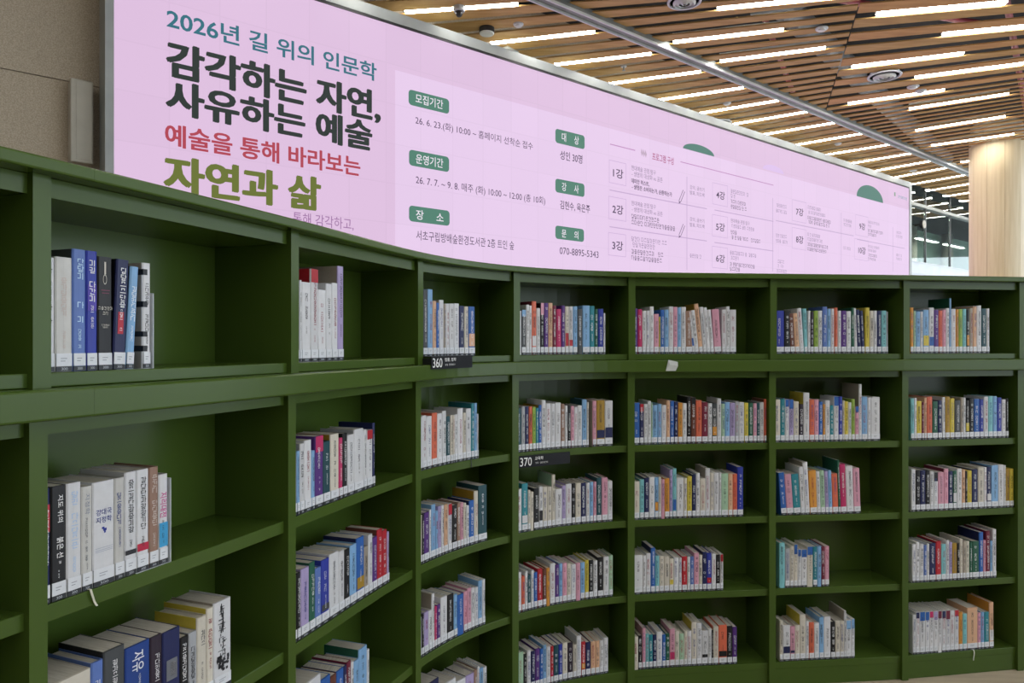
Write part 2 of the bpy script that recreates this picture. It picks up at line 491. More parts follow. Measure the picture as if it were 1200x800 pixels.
# the same lamps over the reading hall behind the camera
for j in range(7):
    for i in range(9):
        x = -4.5 + 1.75 * i + 0.6 * (j % 2); y = 3.0 - 1.5 * j
        if j == 0 and i < 2: continue
        linear_light(Vector((x, y)), Vector((x + 0.975, y - 0.1)), 'white linear light over the open reading hall in front of the bookcase', 'linear lights over the reading hall')

# ceiling rail
rm = MB()
na = Vector((-RD.y, RD.x)) * 0.055
p0 = RA - RD * 4.0; p1 = RB + RD * 1.2
rm.prism([p0 - na, p1 - na, p1 + na, p0 + na], EYE + C - 0.03, EYE + C + 0.02)
rt = fix_normals(rm.build('ceiling_rail', M['steel'])); tag(rt, 'long grey metal track crossing under the wooden ceiling slats', 'rail')
for s in (-1, 1):
    lip = Vector((-RD.y, RD.x)) * 0.055 * s; li = Vector((-RD.y, RD.x)) * 0.04 * s
    fix_normals(MB().prism([p0 + lip, p1 + lip, p1 + li, p0 + li], EYE + C - 0.05, EYE + C - 0.03).build('track_lip', M['alu'], rt))

# ------------------------------------------------------------------ video wall
vw = empty('video_wall', (LP.x, LP.y, EYE), math.atan2(LD.y, LD.x))
tag(vw, 'huge pink LED video wall showing a Korean lecture notice in a pale frame', 'screen')
# local frame: x along the wall, y into the wall, z above the eye
ZT = 2.555; ZB = -0.9; LW = LEDW
MB().box(0, LW, 0.0, 0.03, ZB, ZT).build('screen_panel', M['screen'], vw)
FR = 0.085
MB().box(-FR * 0.62, LW + FR, -0.012, 0.20, ZT + 0.02, ZT + 0.02 + FR).build('frame_top', M['frame'], vw)
MB().box(-FR * 0.62, -0.004, -0.012, 0.20, ZB, ZT + 0.02).build('frame_side', M['frame'], vw)
MB().box(LW + 0.004, LW + FR, -0.012, 0.20, ZB, ZT + 0.02).build('frame_side', M['frame'], vw)
MB().box(-FR * 0.62, LW + FR, -0.012, 0.20, ZB - FR, ZB).build('frame_bottom', M['frame'], vw)
MB().box(-0.004, LW + 0.004, -0.008, 0.02, ZT, ZT + 0.02).build('shadow_gap', M['dark'], vw)
MB().box(-0.02, LW, 0.03, 0.28, ZB, ZT - 0.02).build('cabinet', M['dark'], vw)
# lighter content panel
u0, zp = led(463, 82)
MB().box(u0, LW, -0.002, 0.0, ZB, zp).build('content_panel', M['panel'], vw)
def led_text(s, xl, yt, yb, xr, col, bold=0.0, name='lettering'):
    ua, z1 = led(xl, yt); _, z0 = led(xl, yb); ub, _ = led(xr, yt)
    vs, fs, asp = text_geo(s, min(bold, 0.012))
    mb = MB(); k = max(0.0, bold - 0.012) * (z1 - z0)
    for n_, (dx, dz) in enumerate(((0, 0), (1, 0.5), (-1, -0.5), (0.5, -1), (-0.5, 1)) if k else ((0, 0),)):
        mb.add([(ua + k + v[0] * (ub - ua - 2 * k) + dx * k, -0.005 - 0.0003 * n_, z0 + v[1] * (z1 - z0) + dz * k * 0.5) for v in vs], fs)
    return mb.build(name, emc(col), vw)
def led_rect(xl, yt, yb, xr, col, name, depth=0.004, r=0.0):
    ua, z1 = led(xl, yt); _, z0 = led(xl, yb); ub, _ = led(xr, yt)
    mb = MB()
    if r:
        pts = []
        for cx, cz, a0 in ((ub - r, z1 - r, 0), (ua + r, z1 - r, 90), (ua + r, z0 + r, 180), (ub - r, z0 + r, 270)):
            for k in range(5):
                a = math.radians(a0 + k * 22.5); pts.append((cx + r * math.cos(a), -depth, cz + r * math.sin(a)))
        mb.add(pts, [tuple(range(len(pts)))])
    else:
        mb.add([(ua, -depth, z0), (ub, -depth, z0), (ub, -depth, z1), (ua, -depth, z1)], [(0, 1, 2, 3)])
    return mb.build(name, emc(col), vw)
INK = '#4a3a58'
led_text('2026년 길 위의 인문학', 195, 8, 33, 441, '#2f6e7e', 0.022)
led_text('감각하는 자연,', 194, 47, 91, 446, '#28322f', 0.048)
led_text('사유하는 예술', 193.5, 92, 132, 436, '#28322f', 0.048)
led_text('예술을 통해 바라보는', 193, 144, 170.5, 422, '#b04252', 0.028)
led_text('자연과 삶', 191, 181, 225, 376, '#68722f', 0.05)
led_text('통해 감각하고,', 343, 248, 263, 414, '#9a6aa0')
for s, xl, yt, yb, xr in (('모집기간', 478.5, 104.5, 122.5, 526), ('운영기간', 479, 175, 193.5, 526), ('장     소', 479, 240.5, 259, 526.6),
                          ('대     상', 650.5, 150.5, 167, 684.8), ('강     사', 650.5, 209, 225, 684.6), ('문     의', 650.5, 264, 279.5, 684)):
    led_rect(xl, yt, yb, xr, '#4f806f', 'badge', r=0.03)
    k = (xr - xl)
    m_ = 0.17 if k > 40 else 0.22
    a = led_text(s, xl + k * m_, yt + (yb - yt) * 0.22 + 1.0, yb - (yb - yt) * 0.20 + 1.6, xr - k * (m_ - 0.02), '#efe6f2', 0.008)
led_text('26. 6. 23.(화) 10:00 ~ 홈페이지 선착순 접수', 486.5, 135.5, 147, 624, INK)
led_text('26. 7. 7. ~ 9. 8. 매주 (화) 10:00 ~ 12:00 (총 10회)', 487, 205, 217, 638.5, INK)
led_text('서초구립방배숲환경도서관 2층 트인 숲', 487.5, 269.5, 281, 602, INK)
led_text('성인 30명', 656, 176, 186.5, 682, INK, 0.008)
led_text('김현수, 육은주', 656, 234.5, 245, 691, INK, 0.008)
led_text('070-8895-5343', 655.5, 289.5, 297.5, 701, INK)
led_text('프로그램 구성', 764, 178.5, 187.5, 789, '#a83c78', 0.008)
for s, xl, yt, yb, xr in (('1강', 718, 196.5, 207.5, 730), ('2강', 717.3, 239, 250, 730), ('3강', 717, 281.5, 292.5, 729.7), ('4강', 839, 223, 232.5, 849), ('5강', 838.7, 260.3, 270, 849),
                          ('6강', 838.7, 297.5, 307, 849), ('7강', 932.5, 243, 252, 941), ('8강', 932.5, 275.5, 284.5, 941), ('9강', 1006.7, 260.5, 268.5, 1013.5), ('10강', 1005.5, 288.5, 297, 1014)):
    led_text(s, xl, yt, yb, xr, INK, 0.012)
    # outline of the number tile
    ua, zt = led(xl - 4.5, yt - 9.5); _, zb = led(xl - 4.5, yb + 6.5); ub, _ = led(xr + 3.5, yt)
    mb = MB(); tk = 0.006
    for q in ((ua, ub, zt - tk, zt), (ua, ub, zb, zb + tk), (ua, ua + tk, zb, zt), (ub - tk, ub, zb, zt)):
        mb.add([(q[0], -0.004, q[2]), (q[1], -0.004, q[2]), (q[1], -0.004, q[3]), (q[0], -0.004, q[3])], [(0, 1, 2, 3)])
    tag(mb.build('tile_outline', emc('#cbaed6'), vw), kind='stuff')
READ = [('현대예술 관점 탐구', 739.5, 193.3, 199.3, 768, 0), ('- 생명의 대상화 vs 공존', 740, 200.3, 206.3, 776, 0), ('데미안 허스트,', 739.5, 208.7, 214.7, 760.5, 0.02), ('- 생명은 소비되는가, 순환하는가', 740, 215.7, 221.7, 787, 0.02),
        ('현대예술 관점 탐구', 739.5, 234.9, 240.5, 768, 0), ('- 생명의 대상화 vs 공존', 740, 242, 247.6, 776, 0),
        ('강의, 글쓰기', 808, 216.5, 221.5, 825, 0), ('발표, 피드백', 808, 223, 228, 825, 0), ('강의, 글쓰기', 808, 254, 259, 825, 0), ('발표, 피드백', 808, 260.5, 265.5, 825, 0),
        ('현대예술 관점 탐구', 856, 255.7, 260.5, 878, 0)]
for s, xl, yt, yb, xr, bo in READ:
    led_text(s, xl, yt, yb, xr, '#5a4866' if bo else '#8a7596', bo)
# lines too small to read in the photograph: blurred marks of the same length and weight
rng = random.Random(3)
def led_marks(xl, yt, yb, xr, col):
    ua, z1 = led(xl, yt); _, z0 = led(xl, yb); ub, _ = led(xr, yt)
    mb = MB(); h = z1 - z0; x = ua
    while x < ub - h * 0.5:
        if rng.random() < 0.16: x += h * 0.4; continue
        for a, b, c_, d_ in pseudo(h * 0.8, h, rng):
            mb.add([(x + a, -0.005, z0 + c_), (x + b, -0.005, z0 + c_), (x + b, -0.005, z0 + d_), (x + a, -0.005, z0 + d_)], [(0, 1, 2, 3)])
        x += h * 0.92
    tag(mb.build('small_print', emc(col), vw), kind='stuff')
for q in ((739.5, 250.5, 256, 771.5, 1), (739.5, 257.3, 263, 791, 1), (739.5, 276.7, 282.2, 783, 0), (739.5, 283.5, 289, 769, 0), (739.5, 291.7, 297.3, 778, 1), (739.5, 299, 304.5, 775, 1),
          (856, 221.5, 226, 877, 0), (856, 227, 231.3, 862, 0), (856, 233.5, 238, 875, 1), (856, 239.5, 244, 875, 1), (857, 262.3, 266.6, 884, 0), (856, 269.5, 274, 864, 1), (857, 275.5, 280, 891, 1),
          (855, 293.5, 298, 887, 0), (855, 299.5, 304, 866, 0), (855, 307, 311.5, 884, 1), (855, 312.5, 317, 866, 1),
          (909, 238, 242, 922, 0), (909, 244.5, 248.5, 922, 0), (909, 273.5, 277.5, 922, 0), (909, 280, 284, 922, 0), (910, 304, 308, 919, 0), (911, 309.5, 313, 918, 0), (909, 315, 319, 921, 0),
          (808, 297, 301.5, 823, 0),
          (946, 240.5, 244.5, 962, 0), (947, 246.5, 250.3, 967, 0), (946, 252.7, 256.8, 973, 1), (946, 257.7, 261.8, 972, 1), (946, 272.5, 276.5, 960, 0), (946, 278, 282, 965, 0), (946, 284, 288, 970, 1), (946, 289.5, 293.5, 969, 1),
          (988, 256, 259.5, 998, 0), (988, 261, 264.5, 997, 0), (988, 288.5, 292, 997, 0),
          (1017, 258.3, 261.5, 1030, 0), (1017, 263, 266, 1021, 0), (1017, 268, 271.5, 1035, 1), (1017, 272.7, 276, 1027, 1), (1017, 287, 290, 1030, 0), (1017, 291.5, 294.5, 1027, 0), (1017, 297, 300.3, 1027, 1), (1017, 301.5, 304.5, 1026, 1),
          (1049.5, 270.5, 273.5, 1057, 0), (1049.5, 275, 278, 1057, 0), (1050, 297, 300, 1057, 0), (1050, 301.5, 304.5, 1057, 0)):
    led_marks(q[0], q[1], q[2], q[3], '#5f4d6c' if q[4] else '#9a84a6')
led_marks(1051.5, 228.5, 231.5, 1062.5, '#6a9aa8')
led_rect(1047.5, 225, 229.5, 1049.2, '#8aa090', 'emblem')
# rules of the timetable
def rule(xa, ya, xb, yb, col='#c2a6cd', t=0.010):
    ua, za = led(xa, ya); ub, zb = led(xb, yb)
    if abs(ub - ua) < 0.05:
        vs = [(ua, -0.0045, zb), (ua + t, -0.0045, zb), (ua + t, -0.0045, za), (ua, -0.0045, za)]
    else:
        vs = [(ua, -0.0045, za - t), (ub, -0.0045, za - t), (ub, -0.0045, za), (ua, -0.0045, za)]
    MB().add(vs, [(0, 1, 2, 3)]).build('ruled_line', emc(col), vw)
rule(714.5, 168.3, 744, 0, '#c08ac0'); rule(797, 189, 906, 0, '#c08ac0')
rule(714, 222, 828, 0); rule(714, 265, 828, 0); rule(837, 245.5, 906, 0); rule(837, 283.5, 906, 0); rule(909, 258, 1000, 0); rule(1004, 280, 1060, 0)
for x, a, b in ((804.3, 207, 316), (905, 232, 318), (985.3, 249, 318), (1046, 266, 318)): rule(x, a, x, b)
for x, y in ((799.5, 231.5), (799.5, 271.5)):    # pencil drawings
    ua, za = led(x, y); ub, zb = led(x + 4.5, y - 7)
    d = Vector((0.075, 0.13)); n_ = Vector((0.13, -0.075)).normalized() * 0.016
    A = Vector((ua - 0.05, za - 0.05)); mb = MB()
    for s in (-1, 1):
        P = A + n_ * s; Q = P + d; wv = n_ * 0.25
        mb.add([(P.x - wv.x, -0.005, P.y - wv.y), (P.x + wv.x, -0.005, P.y + wv.y), (Q.x + wv.x, -0.005, Q.y + wv.y), (Q.x - wv.x, -0.005, Q.y - wv.y)], [(0, 1, 2, 3)])
    tip = A - d * 0.22
    mb.add([(A.x - n_.x, -0.005, A.y - n_.y), (A.x + n_.x, -0.005, A.y + n_.y), (tip.x, -0.005, tip.y)], [(0, 1, 2)])
    mb.build('pencil_drawing', emc('#6a5678'), vw)
for (xa, ya, xb, h) in ((800, 173.6, 836.6, 0.088), (1003.5, 229.6, 1034.5, 0.215)):   # green half discs
    ua, za = led(xa, ya); ub, _ = led(xb, ya); c = (ua + ub) / 2; r = (ub - ua) / 2
    pts = [(c + r * math.cos(math.pi * k / 24), -0.005, za + h * math.sin(math.pi * k / 24)) for k in range(25)]
    MB().add(pts, [tuple(range(25))]).build('half_disc', emc('#4d7c72'), vw)
ua, za = led(906, 201)
MB().add([(ua + 0.25 * math.cos(math.pi * k / 12), -0.005, za + 0.08 * math.sin(math.pi * k / 12)) for k in range(13)], [tuple(range(13))]).build('cloud_shape', emc('#dcc0ea'), vw)
for k in range(3):
    ua, za = led(752 + 2.2 * k, 179 + 0.8 * k)
    MB().add([(ua, -0.005, za - 0.04), (ua + 0.016, -0.005, za), (ua - 0.008, -0.005, za + 0.045), (ua - 0.018, -0.005, za)], [(0, 1, 2, 3)]).build('petal_icon', emc('#bfa6bf'), vw)

# wall speaker beside the video wall
ua, zt = led(86.5, 82); ub, _ = led(114, 88); _, zb = led(86.5, 183)
sp = empty('wall_speaker', (*lw((ua + ub) / 2, -0.17), EYE + zb), math.atan2(LD.y, LD.x))
tag(sp, 'slim ivory column loudspeaker hung on the speckled stone wall', 'loudspeaker')
hw = (ub - ua) / 2; hh = zt - zb
MB().box(-hw, hw, -0.02, 0.10, 0, hh).build('shell', M['ivory'], sp, bevel=0.008)
MB().box(-hw + 0.03, hw - 0.012, -0.024, -0.02, 0.02, hh - 0.02).build('grille', M['ivory'], sp)
MB().box(-0.03, 0.03, 0.10, 0.115, hh * 0.3, hh * 0.7).build('bracket', M['dark'], sp)

# ------------------------------------------------------------------ far end: white parapet, glass partition, column
PO = -0.34                                # parapet line, just behind the video wall
def pw(px, py):
    a = (px - 600) / F; P = LP + LN * PO
    u = (a * P.y - P.x) / (LD.x - a * LD.y)
    return u, (HZ - py) / F * (P.y + u * LD.y)
UA = LEDW - 0.05; UE = UA + 16
zb = pw(1075, 306)[1]; zr = pw(1075, 238.5)[1]
o = wallbox(UA, UE, PO - 0.30, PO, -EYE, zb); o = fix_normals(o.build('wall_far', M['white'])); tag(o, kind='structure')
for z in (zb - 0.22, zb - 0.02):
    fix_normals(wallbox(UA, UE, PO, PO + 0.012, z, z + 0.012).build('fascia_joint', M['alu'], o))
wn = empty('window_1', (*lw(UA, PO), EYE + zb)); tag(wn, kind='structure')
def wchild(mb, name, mat):
    ob = fix_normals(mb.build(name, mat)); ob.parent = wn; ob.matrix_parent_inverse = Matrix.Translation(-Vector(wn.location)); return ob
us = [UA, pw(1094, 280)[0], pw(1122.5, 280)[0]]
while us[-1] < UE - 1.9: us.append(us[-1] + (us[2] - us[1]))
for a, b in zip(us[:-1], us[1:]):
    wchild(wallbox(a + 0.02, b - 0.02, PO - 0.16, PO - 0.145, zb, zr), 'pane', M['glass'])
    wchild(wallbox(a + 0.02, b - 0.02, PO - 0.16, PO - 0.145, zr + 0.06, C + 0.2), 'pane', M['glass'])
for a in us:
    wchild(wallbox(a - 0.012, a + 0.012, PO - 0.18, PO - 0.13, zb, C + 0.3), 'mullion', M['duct'])
wchild(wallbox(UA, us[-1], PO - 0.20, PO - 0.09, zr, zr + 0.055), 'transom', M['steel'])
o = fix_normals(wallbox(UA - 2, UE, PO - 3.6, PO - 3.4, -EYE, C + 0.5).build('wall_back', M['backroom'])); tag(o, kind='structure')
for k in range(5):
    u = UA + 1.1 + 2.6 * k
    q = lw(u, PO - 3.2)
    po = MB().lathe([(0.16, 0), (0.16, C + EYE + 0.5)], 20, (q.x, q.y, 0)).build('concrete_post', M['ivory'], smooth=True)
    tag(po, 'grey round concrete post behind the glass partition', 'post', 'posts behind the glass')
for k in range(6):
    A = lw(UA + 0.4 + 1.9 * k, PO - 2.7); B = lw(UA + 0.4 + 1.9 * k + 1.4, PO - 2.7)
    linear_light(A, B, 'white linear light in the room behind the glass partition', 'lights behind the glass')
q = lw(pw(1081.5, 263)[0], PO + 0.0)
ck = empty('wall_clock', (q.x, q.y, EYE + pw(1081.5, 263)[1]), math.atan2(LD.y, LD.x)); tag(ck, 'small round clock hanging at the glass partition beside the video wall', 'clock')
for nm, r, y0, y1, mt in (('rim', 0.085, -0.02, 0.02, 'dark'), ('face', 0.07, -0.03, -0.018, 'ivory')):
    mb = MB().lathe([(r, y0), (r, y1)], 24); mb.v = [(x, z, y) for x, y, z in mb.v]; mb.build(nm, M[mt], ck)
for a, l in ((0.6, 0.045), (-1.9, 0.06)):
    MB().add([(0.004 * math.cos(a), -0.032, -0.004 * math.sin(a)), (l * math.sin(a), -0.032, l * math.cos(a)), (-0.004 * math.cos(a), -0.032, 0.004 * math.sin(a))], [(0, 1, 2)]).build('hand', M['dark'], ck)
MB().box(-0.015, 0.015, -0.01, 0.14, -0.02, 0.02).build('bracket', M['dark'], ck)

ZC = F * C / (HZ - 171)
cc = Vector(((1168 - 600) / F * ZC, ZC)); cr_ = 27.5 / F * ZC
cl = empty('round_column', (cc.x, cc.y, 0)); tag(cl, 'thick round column clad in pale curved wood veneer', 'column')
NP = 10
for k in range(NP):
    a0 = 2 * math.pi * k / NP + 0.006; a1 = 2 * math.pi * (k + 1) / NP - 0.006
    out = [(cr_ * math.cos(a0 + (a1 - a0) * j / 6), cr_ * math.sin(a0 + (a1 - a0) * j / 6)) for j in range(7)]
    inn = [(x * 0.94, y * 0.94) for x, y in reversed(out)]
    fix_normals(MB().prism(out + inn, 0, EYE + C + 0.1).build('veneer_panel', M['veneer'], cl))
MB().lathe([(cr_ * 0.95, 0), (cr_ * 0.95, EYE + C + 0.3)], 30).build('core', M['ivory'], cl)

# ------------------------------------------------------------------ ceiling fittings
def ceil_at(px, py, dz=0.0):
    q = flat(px, py); return (q.x, q.y, EYE + C + dz)
def diffuser(px, py, wpx, label):
    q = flat(px, py); r = wpx / 2 / F * q.y
    t = empty('air_diffuser', (q.x, q.y, EYE + C)); tag(t, label, 'air diffuser')
    MB().lathe([(r, -0.012), (r * 0.98, -0.022), (r * 0.86, -0.022), (r * 0.84, 0.03), (r, 0.03)], 32).build('rim', M['white'], t, smooth=False)
    for f_ in (0.66, 0.44, 0.22):
        MB().lathe([(r * f_, -0.03), (r * (f_ - 0.11), -0.042), (r * (f_ - 0.13), -0.036), (r * f_, -0.02)], 28).build('cone_ring', M['alu'], t)
    MB().lathe([(r * 0.84, -0.012), (r * 0.84, -0.008)], 28).build('throat', M['duct'], t)
diffuser(802, 0, 40, 'round white air diffuser among the slats beside the ceiling rail')
diffuser(1036.5, 87.5, 37, 'round white air diffuser between linear lights near the slat joint')
diffuser(842, 143, 30, 'round white air diffuser low over the video wall top edge')
def detector(px, py, wpx, label):
    q = flat(px, py); r = wpx / 2 / F * q.y
    t = empty('smoke_detector', (q.x, q.y, EYE + C)); tag(t, label, 'detector')
    MB().lathe([(r, 0.0), (r, -0.008), (r * 0.9, -0.014)], 24).build('base', M['white'], t)
    MB().lathe([(r * 0.7, -0.014), (r * 0.62, -0.024), (r * 0.3, -0.028)], 24).build('sensor_cap', M['alu'], t)
detector(607.5, 28, 12, 'white smoke detector beside the black-sided disc fitting')
detector(963, 33, 14, 'flat oval-looking white detector set in a slat gap by the joint')
detector(1070, 101, 13, 'white detector set between two staggered linear lights')
detector(852, 120.5, 9, 'small white detector on slats over the second green half disc')
detector(1079, 106, 12, 'white detector touching the linear light beyond the round diffuser')
detector(1070, 199.5, 8, 'tiny white detector between the far linear lights')
detector(982, 168, 8, 'tiny white detector just off the end of a linear light')
q = flat(538, 8)
t = empty('dome_camera', (q.x, q.y, EYE + C)); tag(t, 'white dome security camera with black eye under a linear light', 'camera')
MB().lathe([(0.05, 0.0), (0.05, -0.03), (0.046, -0.04)], 24).build('base', M['white'], t)
MB().lathe([(0.030, -0.04), (0.030, -0.062), (0.024, -0.076), (0.012, -0.084)], 20).build('dome', M['dark'], t, smooth=True)
q = flat(570.5, 33)
t = empty('disc_fitting', (q.x, q.y, EYE + C)); tag(t, 'round white-faced ceiling fitting with dark cylindrical side', 'ceiling fitting')
MB().lathe([(0.068, 0.02), (0.068, -0.045)], 28).build('body', M['dark'], t)
MB().lathe([(0.066, -0.045), (0.06, -0.055)], 28).build('face', M['alu'], t)
q = flat(593, 60)
t = empty('square_fitting', (q.x, q.y, EYE + C), 0.9); tag(t, 'square pale ceiling speaker plate with round grille by the screen frame', 'ceiling speaker')
MB().box(-0.09, 0.09, -0.09, 0.09, -0.02, 0).build('plate', M['alu'], t)
MB().lathe([(0.072, -0.02), (0.068, -0.03)], 28).build('grille', M['duct'], t)
q = flat(731, 77.5)
t = empty('sprinkler', (q.x, q.y, EYE + C)); tag(t, 'small metal sprinkler head hanging between the first linear lights', 'sprinkler')
MB().lathe([(0.03, 0.0), (0.03, -0.008)], 16).build('escutcheon', M['alu'], t)
MB().lathe([(0.008, -0.008), (0.008, -0.04), (0.018, -0.042), (0.018, -0.046)], 12).build('head', M['steel'], t)
# ------------------------------------------------------------------ the green bookcase, bay by bay
UT = 0.034
BAYNAME = {0: 'bay beside the reading hall', 1: 'bay before the loudspeaker bay', 2: 'loudspeaker bay', 3: 'bay after the loudspeaker bay', 4: 'three-sixty sign bay', 5: 'three-seventy sign bay',
           6: 'paper tag bay', 7: 'bay past the paper tag', 8: 'wood column bay', 9: 'last bay past the column'}
BAYLAB = {0: 'dark green bookcase bay furthest along the stone wall side', 1: 'dark green empty bookcase bay before the one under the loudspeaker', 2: 'dark green bookcase bay standing below the ivory wall loudspeaker',
          3: 'dark green bookcase bay between the loudspeaker bay and the three-sixty sign', 4: 'dark green curved bookcase bay carrying the black three-sixty sign', 5: 'dark green curved bookcase bay carrying the black three-seventy sign',
          6: 'dark green bookcase bay below the small paper tag', 7: 'dark green bookcase bay between the paper tag and column bays', 8: 'dark green bookcase bay in front of the wood column',
          9: 'dark green bookcase bay at the far end past the column'}
def child(mb, name, mat, root, fix=True):
    ob = mb.build(name, mat)
    if fix: fix_normals(ob)
    ob.parent = root; ob.matrix_parent_inverse = root.matrix_basis.inverted()
    return ob
for i in range(0, 10):
    L = seglen(i); ut = UT / L; N = 10 if i in (4, 5) else 4
    c = at(i + 0.5, 0.18)
    root = empty('bookcase_bay', (c.x, c.y, 0)); tag(root, BAYLAB[i], 'bookcase', 'bays of the green bookcase')
    i0, i1 = UP[i], UP[i + 1]; ia, ib = i0 + ut + 0.0005, i1 - 0.0005
    child(sweep(i0, i0 + ut, 1, rect(0.035, BACK, -0.085, 0.309)), 'upright', M['green'], root)
    child(sweep(i0, i0 + ut, 1, rect(0.045, BACK, -EYE + 0.002, -0.143)), 'upright', M['green'], root)
    child(sweep(i0, ib, N, rect(BACK + 0.0005, BACK + 0.015, -EYE + 0.002, 0.309)), 'back_panel', M['green'], root)
    child(sweep(ia, ib, N, rect(0.05, BACK, 0.272, 0.3085)), 'top_rail', M['green'], root)
    child(sweep(ia, ib, N, rounded(0.05, BACK, -0.0845, SHELF[0], 0.002)), 'shelf', M['green'], root)
    child(sweep(ia, ib, N, rect(0.06, BACK, -0.174, -0.1435)), 'top_rail', M['green'], root)
    for r in range(1, 5):
        child(sweep(ia, ib, N, rounded(0.06, BACK, SHELF[r] - 0.033, SHELF[r], 0.002)), 'shelf', M['green'], root)
    child(sweep(ia, ib, N, rect(0.062, BACK, -EYE + 0.002, SHELF[4] - 0.0335)), 'plinth', M['green'], root)
led_root = empty('counter_ledge', (*at(6, 0.1), EYE - 0.143)); tag(led_root, 'continuous green ledge board running along the curved bookcase at eye level', 'ledge')
cor_root = empty('top_board', (*at(6, 0.1), EYE + 0.309)); tag(cor_root, 'continuous green top board capping the curved bookcase', 'top board')
cuts = [0.0, 1.0, 2.17, 3.55, 4.09, 5.03, 6.5, 8.0, 9.0, 10.0]
for a, b in zip(cuts[:-1], cuts[1:]):
    child(sweep(a, b - 0.0006, max(4, int((b - a) * 9)), rounded(0.0, BACK + 0.014, -0.1428, -0.0852, 0.005)), 'ledge_board', M['green'], led_root)
    child(sweep(a, b - 0.0006, max(4, int((b - a) * 9)), rounded(0.0, BACK + 0.02, 0.3093, 0.335, 0.004)), 'cap_board', M['green'], cor_root)

# ------------------------------------------------------------------ books
PAL = {'w': ('#d3d5da', 'white'), 'e': ('#cec9bd', 'cream'), 'h': ('#c2c2c0', 'off-white'), 'g': ('#a9adb4', 'light grey'), 'G': ('#43474b', 'dark grey'), 'k': ('#17181c', 'black'), 'n': ('#1c2452', 'navy'), 'b': ('#2b60ad', 'blue'),
       'B': ('#2c3a9c', 'royal blue'), 's': ('#7fabd6', 'sky blue'), 'S': ('#5873b4', 'steel blue'), 'l': ('#a99cc8', 'lavender'), 'p': ('#54307c', 'purple'), 'i': ('#d39bb0', 'pink'), 'm': ('#bb2f66', 'magenta'),
       'r': ('#b02330', 'red'), 'c': ('#d2694e', 'coral'), 'o': ('#d0923e', 'orange'), 'y': ('#cdbb48', 'yellow'), 'Y': ('#a3822c', 'mustard'), 'f': ('#245c48', 'forest green'), 'v': ('#a2c4a8', 'pale green'),
       'u': ('#8cab48', 'lime green'), 't': ('#2c8290', 'teal'), 'T': ('#214a54', 'dark teal'), 'a': ('#7cbcc4', 'aqua'), 'N': ('#663c30', 'brown'), 'q': ('#d6ac8c', 'peach'), 'd': ('#6e2038', 'maroon'),
       'z': ('#a29a8e', 'beige'), 'Z': ('#937566', 'tan brown'), 'K': ('#2a2030', 'plum black'), 'H': ('#1f428c', 'deep blue')}
